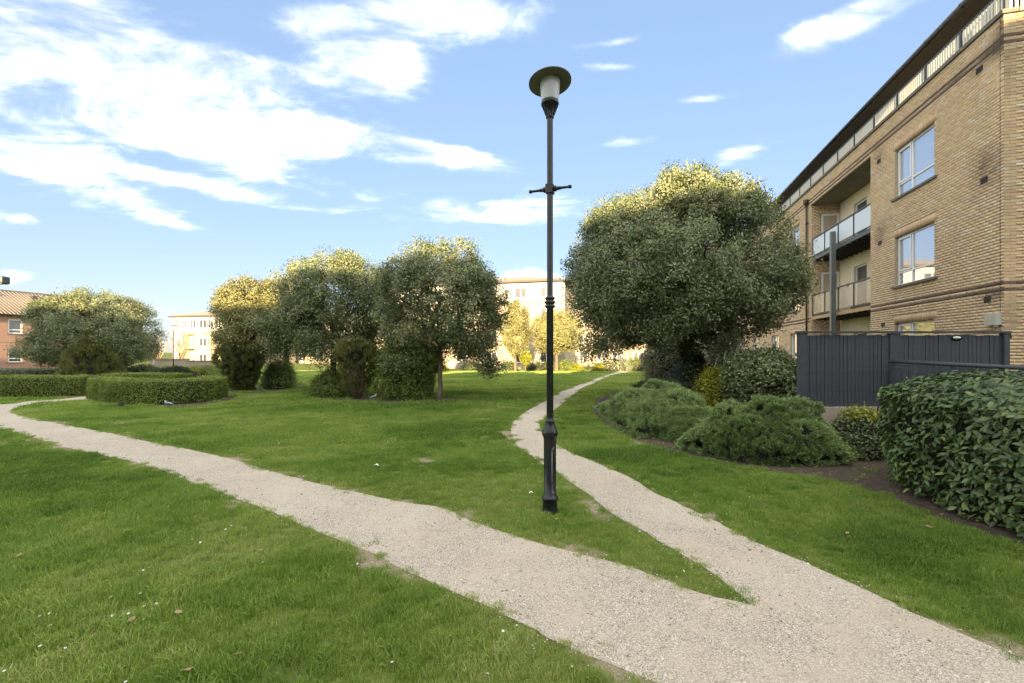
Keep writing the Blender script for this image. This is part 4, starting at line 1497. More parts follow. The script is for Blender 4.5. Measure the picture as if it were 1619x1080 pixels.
garden_wall('low buff brick garden wall with stone coping right of the far lamp post', (wx(298, 37), 37), (wx(360, 36), 36), 1.15, z=zg(36))
garden_wall('low garden wall standing behind the far lamp post at left', (wx(238, 39), 39), (wx(297, 38.2), 38.2), 1.3, z=zg(38))
for q_, (px_, m__, lb_) in enumerate([(308, m_gold, 'small sunlit bush against the garden wall, right of the far lamp post'), (330, m_hedge, 'green bush against the right end of the garden wall'), (262, m_hedge, 'green bush against the wall behind the far lamp post')]):
    shrub('wall_bush', lb_, wx(px_, 35), 35, .9, .6, .75, m__, (.09, .045), 130, 40, .12, 180 + q_, .2, 'bush', 'bushes along the garden walls', z0=zg(35))

# ------------------------------------------------------------------ charcoal fence and ramp railing
def fence():
    Y = 7.9
    x0, xm0, xm1, x1 = wx(1262, Y), wx(1405, Y), wx(1422, Y), wx(1592, Y)
    zt, zb = wz(527, Y), wz(642, Y)
    root = empty('timber_fence', (x0, Y, 0), 0, 'charcoal painted vertical board fence on a concrete plinth', 'fence')
    r = random.Random(4)
    MB().box(-.02, x1 - x0, -.10, .10, -.2, zb - .015).build('plinth', m_concrete, root)
    for (a, c, step) in ((.12, xm0 - x0, .0645), (xm1 - x0, x1 - x0 - .09, .0735)):
        n = int(round((c - a) / step)); st = (c - a) / n
        me = MB().box(-st / 2 + .0035, st / 2 - .0035, -.011, .011, zb, zt - .03).mesh('board')
        me.materials.append(m_fence)
        for k in range(n):
            o = link('board', me, None, root, (a + (k + .5) * st, r.uniform(-.004, .004), r.uniform(-.01, .002)))
            o.rotation_euler = (0, R(r.uniform(-.12, .12)), R(r.uniform(-1.5, 1.5)))
    MB().box(0, .12, -.045, .045, zb - .05, zt).build('post', m_fence, root)
    MB().box(xm0 - x0 + .003, xm1 - x0 - .003, -.03, .045, zb, zt - .005).build('post', m_fence, root)
    MB().box(x1 - x0 - .09, x1 - x0, -.045, .045, zb, zt).build('post', m_fence, root)
    for z in (zb + .2, zt - .25):
        MB().box(.02, x1 - x0, .016, .055, z, z + .08).build('backing_rail', m_fence, root)
    MB().box(-.03, x1 - x0 + .03, -.06, .05, zt + .001, zt + .035).build('cap_rail', m_fence, root)
    # return to the building corner
    e = Vector((11.3, 10.35, 0)) - Vector((x1, Y, 0))
    n = int(e.length / .08)
    me = MB().box(-.036, .036, -.011, .011, zb, zt - .03).mesh('board'); me.materials.append(m_fence)
    for k in range(n):
        p = Vector((x1 - x0, 0, 0)) + e * ((k + .5) / n)
        o = link('board', me, None, root, (p.x, p.y, 0)); o.rotation_euler = (0, 0, math.atan2(e.y, e.x))
    ab = Vector((x1 - x0, 0, zt)); MB().bar(ab + e * .02, ab + e * .99, .09, .035).build('cap_rail', m_fence, root)
    lx = wx(1511, Y) - x0
    lp = MB(); lp.lathe([(0.0, -.045), (.045, -.04), (.075, -.012), (.08, 0.0), (.0, 0.0)], 16)
    o = lp.build('bulkhead_light', m_upvc, root, (lx, -.012, wz(534, Y))); o.rotation_euler = (R(-90), 0, 0); o.scale = (1, .38, .8)
    rg = MB(); rg.lathe([(.075, -.02), (.10, -.018), (.10, 0), (.0, 0.0)], 16)
    o = rg.build('light_housing', m_black, root, (lx, -.010, wz(534, Y))); o.rotation_euler = (R(-90), 0, 0); o.scale = (1, .5, .9)


fence()


def ramp_rail():
    a = Vector((wx(1405, 7.78), 7.78, wz(571, 7.78)))
    b = Vector((wx(1619, 6.6), 6.6, wz(582, 6.6)))
    e = b + (b - a) * 0.5
    root = empty('ramp_railing', (a.x, a.y, 0), 0, 'charcoal metal railing with slatted balusters in front of the fence', 'railing')
    o = Vector((a.x, a.y, 0))
    tb = MB(); tb.tube([a - o, e - o], .034, 10); tb.build('handrail', m_fence, root)
    d = (e - a)
    MB().bar(a - o - Vector((0, 0, .10)) , e - o - Vector((0, 0, .10)), .02, .03).build('upper_bar', m_fence, root)
    n = int(d.length / .085)
    me = MB().box(-.027, .027, -.006, .006, -1.15, -.05).mesh('baluster'); me.materials.append(m_fence)
    for k in range(n):
        p = a + d * ((k + .5) / n) - o
        q = link('baluster', me, None, root, tuple(p)); q.rotation_euler = (0, 0, math.atan2(d.y, d.x) + R(18))
    for k in (0.02, .33, .66, .98):
        p = a + d * k - o
        MB().box(-.03, .03, -.03, .03, -p.z - .1, -.03).build('post', m_fence, root, tuple(p))


ramp_rail()


def wood_rail():
    Y = 11.6
    x0, x1 = wx(1178, 12.6), wx(1262, 11.2)
    root = empty('timber_handrail', (x1, 11.2, 0), 0, 'weathered timber handrail on posts left of the charcoal fence', 'railing')
    a, b = Vector((0, 0, wz(572, 11.2))), Vector((x0 - x1, 1.4, wz(564, 12.6)))
    MB().bar(a, b, .10, .05).build('rail', m_wood, root)
    for k in (.04, .5, .96):
        p = a.lerp(b, k)
        MB().bar((p.x, p.y, -.1), (p.x, p.y, p.z - .027), .09, .09).build('post', m_wood, root)


wood_rail()

# ------------------------------------------------------------------ lamp posts
def park_lamp():
    X, Y = wx(869.5, 4.535), 4.535
    root = empty('lamp_post', (X, Y, 0), 0, 'black cast lamp post with opal glass and flat round hat between the paths', 'lamp post')
    MB().lathe([(0, 0), (.080, 0.0), (.080, .03), (.074, .045), (.074, .125), (.084, .135), (.084, .152), (.072, .168), (.062, .178), (.062, .74),
                (.070, .755), (.079, .775), (.079, .80), (.068, .825), (.054, .86), (.044, .895), (.045, .905), (.045, .92), (.034, .925), (.034, .95)], 28).build('base', m_black, root)
    MB().lathe([(.034, .925), (.034, 2.03), (.044, 2.035), (.052, 2.045), (.052, 2.058), (.040, 2.066), (.040, 2.074), (.054, 2.082), (.054, 2.10), (.040, 2.108), (.040, 2.116), (.051, 2.124), (.051, 2.138), (.033, 2.15), (.0305, 2.16), (.030, 3.95)], 24).build('shaft', m_black, root)
    cx = MB(); cx.box(-.038, .038, -.040, .040, 3.17, 3.265); bo = cx.build('ladder_bar', m_black, root, bevel=.005)
    for s in (-1, 1):
        pr = [(.02, .03), (.028, .05), (.030, .06), (.017, .075), (.019, .09), (.013, .12), (.012, .185), (.017, .192), (.019, .205), (.014, .218), (0, .222)]
        a = MB(); a.lathe(pr, 14)
        o = a.build('arm', m_black, bo, (0, 0, 3.217)); o.rotation_euler = (0, R(90) * s, 0)
    bo.rotation_euler = (0, 0, R(-21))
    head = MB()
    head.lathe([(.030, 3.92), (.040, 3.925), (.040, 3.94), (.036, 3.945), (.072, 4.045), (.083, 4.05), (.089, 4.06), (.089, 4.075), (.083, 4.085), (.08, 4.085), (.0, 4.085)], 28)
    h = head.build('collar', m_black, root)
    for k in range(10):
        an = 2 * math.pi * k / 10
        MB().bar((.040 * math.cos(an), .040 * math.sin(an), 3.95), (.078 * math.cos(an), .078 * math.sin(an), 4.045), .009, .009).build('rib', m_black, h)
    MB().lathe([(.0, 4.086), (.083, 4.086), (.085, 4.10), (.104, 4.285), (.104, 4.295), (0, 4.295)], 32).build('lamp_glass', m_opal, root)
    hat = MB()
    hat.lathe([(0, 0.0), (.106, 0.0), (.112, -.012), (.118, -.012), (.122, .002), (.202, -.016), (.212, -.014), (.213, -.004), (.205, .002), (.13, .03), (.05, .045), (0, .048)], 40)
    o = hat.build('lamp_hat', m_hat, root, (0, 0, 4.288)); o.rotation_euler = (R(-7.5), R(-4), 0)
    # inspection door in the base, its seam worn to bare metal
    dr = MB()
    R0 = .0632
    for (a0, a1, z0, z1) in ((-62, -57, .24, .62), (-62, -57, .24, .60)):
        pass
    seam = [(-76, .62), (-72, .645), (-55, .655)], [(-76, .24), (-76, .62)], [(-76, .24), (-70, .215), (-52, .21)]
    for ln in seam:
        dr.tube([(R0 * math.cos(R(a)), R0 * math.sin(R(a)), z) for a, z in ln], .0022, 5)
    dr.build('door_seam', m_chip, root)


park_lamp()


def side_lamp():
    Y = 20.0
    z = wz(442, Y)
    X = wx(-22, Y)
    root = empty('street_light', (X, Y, zg(Y)), 0, 'street light whose dark flat lantern juts in at the left edge', 'street light')
    MB().lathe([(.09, 0), (.09, 1.0), (.06, 1.05), (.045, z - .1)], 14).build('pole', m_steel, root)
    b = MB(); b.box(-.15, wx(10, Y) - X, -.18, .18, z - .16, z + .17); b.build('lantern', m_steel, root, bevel=.05)
    MB().box(-.1, wx(8, Y) - X, -.14, .14, z - .175, z - .161).build('lens', m_opal, root)


side_lamp()


def far_lamp(label, px, py_top, Y):
    z0 = zg(Y)
    h = wz(py_top, Y) - z0
    root = empty('lamp_post', (wx(px, Y), Y, z0), 0, label, 'lamp post')
    MB().lathe([(.09, 0), (.09, .15), (.065, .2), (.065, .85), (.04, 1.0), (.035, h - .5), (.05, h - .45)], 12).build('shaft', m_black, root)
    MB().lathe([(.0, h - .45), (.085, h - .44), (.10, h - .12), (0, h - .11)], 14).build('lamp_glass', m_opal, root)
    MB().lathe([(0, h), (.13, h - .05), (.23, h - .12), (.22, h - .13), (0, h - .115)], 16).build('lamp_hat', m_hat, root)
    MB().bar((-.22, 0, h - 1.15), (.22, 0, h - 1.15), .03, .03).build('ladder_bar', m_black, root)


far_lamp('distant dark lamp post in front of the garden wall at left', 274, 513, 36)
far_lamp('distant slim lamp post beside the far path in the centre', 931, 536, 56)

# ------------------------------------------------------------------ trees
tree('holm_oak_tree', 'largest round-headed evergreen tree, ivy on its trunk, rising from the juniper bed', 5.84, 14.0, 0.15, 0.27, (-.74, 0, 3.75, 3.40, 3.3, 3.34, 2.2), m_oak,
     (.080, .038), 3200, 76, m_barkdark, None, 11, .86, 16, amp=.15, cl=.17, inner=.14, ivy=True, nb=74,
     extra=[(-2.5, -.6, 1.7, .6, 45)])
TG = 'round-headed evergreen trees grouped on the lawn'
tree('holm_oak_tree', 'round evergreen tree with slim bare pale trunk, right of the group on the lawn', -2.42, 15.2, 0, 0.085, (.05, .2, 3.35, 2.28, 2.1, 2.2, 2.1), m_oak,
     (.080, .038), 1250, 62, m_bark, TG, 12, .66, 10, amp=.16, cl=.16, inner=.24, nb=70, extra=[(1.62, -.4, 1.1, .40, 30), (-1.3, -.6, 1.25, .5, 30), (1.25, -.5, 1.5, .5, 36), (1.5, -.3, 1.9, .45, 30)])
tree('holm_oak_tree', 'broad evergreen tree in the middle of the group, low bushes hiding its foot', -6.66, 16.9, 0, 0.13, (.0, .2, 3.2, 2.45, 2.1, 2.25, 2.0), m_oak,
     (.080, .038), 1400, 62, m_barkdark, TG, 13, .66, 10, amp=.18, cl=.17, inner=.24, nb=70, extra=[(-2.2, -.4, 2.6, .75, 60), (-1.7, -.5, 1.7, .7, 50), (.8, -1.2, 1.45, .7, 50), (-.2, -1.4, 1.7, .7, 40)])
tree('holm_oak_tree', 'yellower evergreen tree at the left end of the group, above a vase-shaped conifer', -11.0, 19.3, 0, 0.12, (.0, .1, 3.0, 1.62, 1.6, 1.85, 1.8), m_oak_y,
     (.085, .042), 900, 56, m_barkdark, TG, 14, .6, 8, amp=.16, cl=.17)
tree('holm_oak_tree', 'evergreen tree half hidden behind the left end of the group', -11.4, 23.0, -.1, 0.14, (.0, .1, 3.5, 1.95, 1.8, 1.9, 1.9), m_oak_y,
     (.09, .045), 800, 50, m_barkdark, TG, 15, .6, 8, amp=.16, cl=.18)
tree('holm_oak_tree', 'wide low-crowned evergreen tree in front of the red brick terrace', wx(148, 26), 26, zg(26), 0.2, (.0, .1, 2.45, 3.3, 3.0, 2.85, 2.0), m_oak,
     (.095, .046), 1900, 58, m_barkdark, None, 16, .7, 12, amp=.15, cl=.19, nb=90, extra=[(-2.6, -1, 1.7, .8, 50), (2.9, -.8, 1.5, .8, 50), (2.2, -1.2, .9, .8, 40)])
tree('courtyard_tree', 'slim sunlit tree against the far block, left of the lamp post', wx(815, 50), 50, zg(50), .14, (0, 0, 4.1, 1.55, 1.5, 3.3, 3.0), m_oak_y,
     (.16, .08), 420, 40, m_bark, 'sunlit trees by the far block', 17, .7, 6, amp=.14, cl=.26)
tree('courtyard_tree', 'wide sunlit tree against the far block, behind the lamp post', wx(880, 50), 50, zg(50), .18, (0, 0, 3.8, 2.85, 2.4, 2.5, 2.5), m_oak_y,
     (.16, .08), 700, 40, m_bark, 'sunlit trees by the far block', 18, .75, 8, amp=.15, cl=.26)
tree('sapling', 'small golden sapling standing alone on the far lawn', wx(831, 46), 46, zg(46), .05, (0, 0, 1.0, .58, .58, .75, .75), m_gold,
     (.11, .06), 110, 36, m_bark, None, 19, .8, 4, amp=.15, cl=.13)
tree('holm_oak_tree', 'evergreen tree in the far gap between the middle group and the slim sunlit tree', wx(655, 40), 40, zg(40), .15, (0, 0, 2.9, 1.9, 1.8, 1.7, 1.7), m_oak_y,
     (.14, .07), 380, 40, m_bark, None, 20, .7, 6, amp=.15, cl=.22)


def bare_tree(label, px, Y, h, seed):
    r = random.Random(seed)
    z0 = zg(Y)
    root = empty('bare_tree', (wx(px, Y), Y, z0), 0, label, 'tree', 'leafless pollarded trees by the garden wall')
    MB().tube([(0, 0, -.1), (.03, 0, h * .2), (0, 0, h * .42)], [.12, .10, .09], 8).build('trunk', m_wood, root)
    for k in range(8):
        a = k * .8 + r.uniform(-.3, .3)
        sp = r.uniform(.25, .9)
        e = Vector((math.cos(a) * sp, math.sin(a) * sp * .6, h * r.uniform(.8, 1)))
        lb = MB(); m = Vector((e.x * .55, e.y * .55, h * .62))
        lb.tube([(0, 0, h * .38), m, e], [.06, .04, .012], 6)
        for q in range(4):
            e2 = m.lerp(e, .3 + .2 * q) + Vector((r.uniform(-.3, .3), r.uniform(-.3, .3), r.uniform(.15, .45)))
            lb.tube([m.lerp(e, .2 + .2 * q), e2], [.02, .006], 5)
        lb.build('limb', m_wood, root)


bare_tree('leafless tree directly right of the wide low tree', 243, 38, 3.2, 1)
bare_tree('leafless tree between the wide low tree and the far lamp post', 252, 41, 3.4, 2)
bare_tree('leafless pollard right of the far lamp post', 287, 43, 3.3, 3)

# ------------------------------------------------------------------ hedges and shrubs
hedge('box_hedge', 'clipped curved box hedge with two birds in front', [ground(*p) for p in [(166, 629), (182, 633), (215, 636.5), (262, 637.5), (305, 635.5), (328, 631), (336, 627)]], .90, .72, m_hedge, (.045, .026), 2600, 31, group='clipped box hedges')
hedge('box_hedge', 'clipped straight box hedge running out at the left edge', [(-24, 16.4)] + [(wx(p, 16.3 + q), 16.3 + q) for p, q in [(-30, .1), (30, .0), (90, .1), (140, .35)]], 1.0, .72, m_hedge, (.045, .026), 2400, 32, group='clipped box hedges')
hedge('box_hedge', 'far side of the box hedge ring, only its top showing', [(wx(p, q), q) for p, q in [(170, 19.6), (230, 20.2), (290, 19.6)]], .8, .68, m_hedge, (.05, .03), 1500, 33, group='clipped box hedges')
vase = lambda w: .34 + .66 * min(1, w * 1.5) ** .8 if w < .85 else max(.1, 1 - (w - .85) * 2.2)
cone = lambda w: max(.05, (1 - w) ** .62 * (1.0 if w > .12 else .75 + 2 * w))
barrel = lambda w: (.62 + .38 * math.sin(min(1, w * 1.3) * math.pi / 2)) if w < .75 else max(.12, 1 - (w - .75) * 2.0)
shrub('dark_conifer', 'dark feathery conifer rising in front of the wide low tree', wx(146, 24.3), 24.3, 1.5, 1.4, 2.75, m_conifer, (.16, .03), 520, 60, .17, 41, .14, 'conifer', prof=cone, up=.9, needle=True, z0=zg(24.3))
shrub('vase_conifer', 'dark vase-shaped conifer under the yellower tree at the group\'s left end', wx(381, 18.8), 18.8, .84, .8, 1.95, m_conifer, (.11, .022), 420, 60, .11, 42, .10, 'conifer', prof=vase, up=.9, needle=True)
shrub('low_bush', 'loose green bush between two dark trunks at the group\'s left', wx(440, 20.3), 20.3, .72, .6, 1.25, m_conifer_g, (.07, .035), 260, 50, .10, 43, .2, 'bush')
shrub('low_bush', 'small dark green bush at the foot of the middle tree', wx(526, 16.3), 16.3, .66, .6, .98, m_conifer_g, (.075, .03), 340, 55, .09, 44, .18, 'bush')
shrub('brown_conifer', 'conifer with bare brown stems at its base in the middle of the group', wx(565, 15.4), 15.4, .56, .54, 2.0, m_conifer, (.09, .02), 420, 60, .10, 45, .12, 'conifer', prof=vase, up=.9, needle=True, corek=.5, wmin=.10)
shrub('spreading_conifer', 'wide layered green conifer left of the slim pale trunk', wx(640, 15.8), 15.8, 1.08, .95, 1.85, m_conifer_g, (.09, .03), 560, 60, .11, 46, .2, 'conifer', prof=barrel, up=.1)
# brown stems of the bare conifer
r_ = random.Random(3)
stems = MB()
for k in range(330):
    a = r_.uniform(0, 6.28)
    q = r_.uniform(.55, 1.0)
    h_ = r_.uniform(.35, 1.15)
    f_ = lambda z: (vase(z / 2.0) - .16) * .56 * q
    a2 = a + r_.uniform(-.25, .25)
    stems.tube([(f_(0) * math.cos(a), f_(0) * math.sin(a), 0), (f_(h_ * .5) * math.cos(a2), f_(h_ * .5) * math.sin(a2), h_ * .5), (f_(h_) * 1.05 * math.cos(a), f_(h_) * 1.05 * math.sin(a), h_)], [.012, .009, .004], 4)
so = stems.build('stems', m_twig, [o for o in COL.objects if o.name.startswith('brown_conifer')][0]); so['kind'] = 'stuff'

hedge('grey_hedge', 'low grey-green shrub row behind the straight box hedge', [(-36, 26.5), (-31, 27), (wx(60, 27), 27), (wx(104, 27), 27)], 1.2, .75, m_lav, (.06, .025), 900, 51)
shrub('juniper_mound', 'grey-green mound right of the dark feathery conifer', wx(226, 27), 27, 1.55, 1.2, .95, m_lav, (.07, .025), 420, 50, .12, 52, needle=True, group='mounds behind the curved hedge', z0=zg(27))
shrub('juniper_mound', 'darker spreading mound at the right of the mounds behind the curved hedge', wx(276, 27.5), 27.5, 1.35, 1.1, .80, m_juniper_d, (.08, .025), 420, 50, .12, 53, needle=True, group='mounds behind the curved hedge', z0=zg(27))
shrub('golden_bush', 'little yellow-green bush peeping over the curved hedge', wx(238, 24), 24, .45, .4, .42, m_gold, (.06, .03), 80, 50, .08, 54, z0=zg(24), cat='bush')
shrub('low_bush', 'small pale bush beside the far path left of the group', wx(350, 27), 27, .6, .5, .55, m_hedge, (.06, .03), 140, 50, .09, 55, z0=zg(27), cat='bush')

# juniper bed on the right
shrub('juniper', 'big domed grey-green juniper in front of the charcoal fence', 4.02, 7.22, 1.30, 1.08, .86, m_juniper, (.029, .013), 3500, 64, .048, 61, .30, 'juniper', needle=True, up=.15, depth=.025, corek=.72, inner=.03, lk=150, ls=70)
shrub('juniper', 'long spreading juniper nearest the narrow path, with a bare patch', 3.15, 10.2, 1.12, 2.75, .86, m_juniper, (.033, .014), 3900, 58, .056, 62, .32, 'juniper', needle=True, up=.15, depth=.035, corek=.72, inner=.05, lk=150, ls=60)
shrub('juniper', 'low shaded juniper joining the two larger junipers', 3.55, 8.3, .95, .9, .60, m_juniper, (.036, .013), 1200, 60, .06, 63, .3, 'juniper', needle=True, up=.15, depth=.04, corek=.72, lk=110, ls=50)
shrub('juniper', 'dark low juniper at the foot of the ivy-clad trunk', 4.35, 13.2, 1.0, .8, .72, m_juniper_d, (.06, .015), 700, 60, .08, 64, .18, 'juniper', needle=True, up=.2, z0=.1)
shrub('golden_bush', 'yellow-green shrub right of the ivy-clad trunk', wx(1140, 12.3), 12.3, .68, .6, 1.06, m_gold, (.07, .035), 330, 46, .10, 65, .2, 'shrub')
shrub('leafy_shrub', 'dark rounded leafy shrub left of the charcoal fence', wx(1208, 10.8), 10.8, .80, .75, 1.48, m_laurel_d, (.085, .042), 560, 34, .10, 66, .14, 'shrub', prof=barrel)
shrub('leafy_shrub', 'low dark leafy sprawl at the left foot of the fence', wx(1240, 9.0), 9.0, .55, .45, .62, m_laurel_d, (.075, .035), 200, 34, .09, 67, .2, 'shrub')
shrub('pale_shrub', 'tall pale speckled shrub at the end of the lawn left of the ivy-clad trunk', wx(1056, 18), 18, .85, .8, 1.75, m_varieg, (.06, .03), 420, 46, .11, 68, .16, 'shrub', prof=barrel)
shrub('blue_shrub', 'blue-green shrub just left of the ivy-clad trunk', wx(1082, 15.6), 15.6, .62, .55, 1.15, m_blue, (.07, .035), 300, 46, .10, 69, .16, 'shrub')
shrub('round_bush', 'small dark ball-shaped bush between the domed juniper and the laurel', wx(1356, 7.0), 7.0, .40, .38, .62, m_laurel_d, (.045, .024), 300, 40, .055, 70, .1, 'bush')
shrub('golden_bush', 'lime leaves added as the light on top of the ball-shaped bush', wx(1362, 7.05), 7.05, .24, .22, .12, m_gold, (.04, .02), 60, 40, .05, 71, .1, 'bush', z0=.55, core=False)  # added cap: light on the bush top put into lime leaf colour


def strap_plant(label, X, Y, z0, h, n, seed):
    r = random.Random(seed)
    root = empty('strap_plant', (X, Y, z0), 0, label, 'plant')
    MB().lathe([(.10, -.1), (.13, .1), (.08, h * .35)], 10).build('stem', m_twig, root)
    for k in range(n):
        a = r.uniform(0, 6.28); sp = r.uniform(.35, 1.0) * h * .75
        up = h * r.uniform(.7, 1.05); w = r.uniform(.03, .05)
        b = MB(); prev = None
        side = Vector((-math.sin(a), math.cos(a), 0))
        for j in range(7):
            s = j / 6
            c = Vector((math.cos(a) * sp * s, math.sin(a) * sp * s, h * .25 + up * (2.6 * s - 1.9 * s * s * (.55 + sp / h))))
            ww = side * w * (1 - s) ** .6
            cur = (c - ww + Vector((0, 0, .012)), c, c + ww + Vector((0, 0, .012)))
            if prev:
                b.face([prev[0], prev[1], cur[1], cur[0]]); b.face([prev[1], prev[2], cur[2], cur[1]])
            prev = cur
        me = b.mesh('leaf'); me.materials.append(m_strap)
        at = me.attributes.new('rnd', 'FLOAT', 'FACE'); v = r.random()
        at.data.foreach_set('value', [v] * len(me.polygons))
        link('leaf', me, None, root)


strap_plant('pale strap-leaved plant right of the ivy-clad trunk', wx(1160, 13.2), 13.2, .35, 1.3, 60, 5)
strap_plant('smaller strap-leaved plant behind the timber handrail', wx(1225, 14.5), 14.5, .75, .9, 26, 6)

shrub('leafy_shrub', 'dark shrub filling the gap behind the strap-leaved plant', wx(1150, 19), 19, 1.3, 1.0, 1.95, m_laurel_d, (.09, .045), 360, 40, .13, 72, .2, 'shrub')
shrub('leafy_shrub', 'shrub against the brick wall behind the timber handrail', wx(1215, 18), 18, 1.2, .9, 1.75, m_varieg, (.08, .04), 300, 40, .13, 73, .2, 'shrub')
# planting along the far block
k = 0
for (px, rx, h, m, lb) in [(745, 1.2, 1.0, m_laurel_d, 'dark bush at the foot of the far block, left of the slim sunlit tree'), (806, .9, 1.1, m_laurel_d, 'dark bush at the far block, under the slim sunlit tree'),
                           (853, 1.9, 1.05, m_laurel_d, 'wide dark bush under the far block window left of the lamp post'), (893, 1.2, 1.2, m_conifer_g, 'green bush at the corner of the far block right of the lamp post'),
                           (910, 1.0, .7, m_gold, 'low yellow bush right of the lamp post at the far block'), (945, .9, .8, m_gold, 'yellow bush beside the distant slim lamp post'),
                           (962, 1.5, 1.35, m_varieg, 'pale sunlit bush right of the distant slim lamp post'), (981, 1.4, 1.45, m_lav, 'grey-green bush right of the pale sunlit bush'), (1001, 1.6, 1.6, m_conifer, 'dark grassy bush left of the far path end'),
                           (1040, 1.5, 2.0, m_varieg, 'pale tall bush right of the far path end'), (690, 1.5, .9, m_gold, 'sunlit yellow bush seen past the slim pale trunk')]:
    shrub('far_bush', lb, wx(px, 53.5), 53.5 - (1 if px > 940 else 0), rx, .9, h, m, (.12, .06), 150, 36, .16, 80 + k, .2, 'bush', 'bushes along the far block', z0=zg(53))
    k += 1

# ------------------------------------------------------------------ laurel hedge in the right foreground
def laurel():
    r = np.random.default_rng(91)
    X0, X1, Y0, Y1, H = 4.20, 8.2, 2.3, 6.05, 1.36
    cx, cy = (X0 + X1) / 2, (Y0 + Y1) / 2
    hx, hy = (X1 - X0) / 2, (Y1 - Y0) / 2
    root = empty('laurel_hedge', (cx, cy, 0), 0, 'big glossy laurel hedge with scattered yellow leaves, right foreground', 'hedge')
    # rounded body: superellipse in plan, rounded shoulders
    def surf(a, w):
        """a: plan angle, w: 0 ground .. 1 top centre"""
        n = 3.2
        ca, sa = np.cos(a), np.sin(a)
        rad = (np.abs(ca) ** n + np.abs(sa) ** n) ** (-1 / n)
        zz = np.where(w < .55, w / .55 * .78, .78 + .22 * np.sin((w - .55) / .45 * math.pi / 2))
        rr = np.where(w < .55, .93 + .07 * np.sin(w / .55 * math.pi * .75), np.cos((w - .55) / .45 * math.pi / 2) ** .55)
        return rad * ca * rr * hx, rad * sa * rr * hy, zz * H
    b = MB()
    nu, nv = 40, 14
    for j in range(nv + 1):
        for i in range(nu):
            x, y, z = surf(np.array(2 * math.pi * i / nu), np.array(j / nv * .999))
            b.v.append((float(x) * .93, float(y) * .93, float(z) * .93))
    for j in range(nv):
        for i in range(nu):
            i2 = (i + 1) % nu
            b.f.append((j * nu + i, j * nu + i2, (j + 1) * nu + i2, (j + 1) * nu + i)); b.m.append(0); b.sm.append(True)
    b.build('dark_core', m_core, root)  # solid dark body added behind the leaves to close the gaps
    n = 27000
    a = r.uniform(0, 2 * math.pi, n)
    w = r.random(n) ** .8
    vis = (a > 1.9) & (a < 4.9) | (w > .5)        # the sides the lawn sees carry most leaves
    keep = vis | (r.random(n) < .4)
    a, w = a[keep], w[keep]
    n = len(a)
    x, y, z = surf(a, w)
    P = np.stack([x, y, z], 1)
    ou = unit(np.stack([x / hx ** 2, y / hy ** 2, np.where(w > .5, (w - .5) * 1.6, .05)], 1))
    lump = vnoise(np.stack([a * 9, w * 9], 1), 1.0, 5) - .5
    P = P + ou * (lump * .12 - np.abs(r.normal(0, .05, n)))[:, None]
    P += r.normal(0, .02, (n, 3))
    low = P[:, 2] < .04
    P[low, 2] = .04 + r.random(low.sum()) * .1
    # one folded laurel leaf, 14 faces
    def leafgeo(L=1.0, Wd=.40):
        xs = [-.5, -.3, -.05, .2, .4, .5]
        ws = [.06, .72, 1.0, .82, .38, .02]
        V, F = [], []
        for q, wv in zip(xs, ws):
            dz = -.22 * (q + .1) ** 2
            for s in (-1, 0, 1):
                V.append((q * L, s * wv * Wd / 2, dz * L + (.0 if s == 0 else .045 * wv)))
        for i in range(5):
            for j in range(2):
                F.append((i * 3 + j, (i + 1) * 3 + j, (i + 1) * 3 + j + 1, i * 3 + j + 1))
        return np.array(V), np.array(F)
    LV, LF = leafgeo()
    Nv = unit(ou * .75 + np.array([0, 0, .55]) + rand_dirs(n, r) * .55)
    A = rand_dirs(n, r) + ou * .5 + np.array([0, 0, -.35])
    A = unit(A - Nv * (A * Nv).sum(1, keepdims=True))
    Bv = np.cross(Nv, A)
    L = r.uniform(.048, .102, n)
    rv = np.clip(r.random(n) * .70 + .25 * r.random(n), 0, .93)
    yel = r.random(n) < .03
    rv[yel] = r.uniform(.955, 1.0, yel.sum())
    M = np.stack([A, Bv, Nv], 2)
    # pick the 300 that show largest
    wp = P + np.array([cx, cy, 0])
    px = CX + FPX * wp[:, 0] / np.maximum(wp[:, 1], .1)
    py = HY - FPX * (wp[:, 2] - EYE) / np.maximum(wp[:, 1], .1)
    view = unit(wp - np.array([0, 0, EYE]))
    facing = np.abs((view * Nv).sum(1)) * (L / np.linalg.norm(wp - np.array([0, 0, EYE]), axis=1)) ** 2
    front = ((-view) * ou).sum(1) > .15
    score = np.where((px < 1615) & (px > 1380) & (py < 860) & front, facing, -1)
    score = np.where(lump < -.1, score * .3, score)
    big = np.argsort(-score)[:300]
    rest = np.ones(n, bool); rest[big] = False
    ri = np.where(rest)[0]
    V = np.einsum('nij,kj->nki', M[ri], LV) * L[ri][:, None, None] + P[ri][:, None, :]
    nv_, nf = len(LV), len(LF)
    me = bpy.data.meshes.new('foliage')
    me.vertices.add(len(ri) * nv_)
    me.vertices.foreach_set('co', V.reshape(-1).astype(np.float32))
    F = (LF[None] + nv_ * np.arange(len(ri))[:, None, None]).reshape(-1)
    me.loops.add(len(F)); me.loops.foreach_set('vertex_index', F.astype(np.int32))
    me.polygons.add(len(ri) * nf)
    me.polygons.foreach_set('loop_start', np.arange(0, len(F), 4, dtype=np.int32))
    me.polygons.foreach_set('loop_total', np.full(len(ri) * nf, 4, np.int32))
    me.polygons.foreach_set('use_smooth', np.ones(len(ri) * nf, bool))
    me.update(calc_edges=True)
    at = me.attributes.new('rnd', 'FLOAT', 'FACE'); at.data.foreach_set('value', np.repeat(rv[ri], nf).astype(np.float32))
    o = link('foliage', me, m_laurel, root); o['kind'] = 'stuff'
    tones = [.1, .25, .4, .55, .7, .85, .97]
    meshes = []
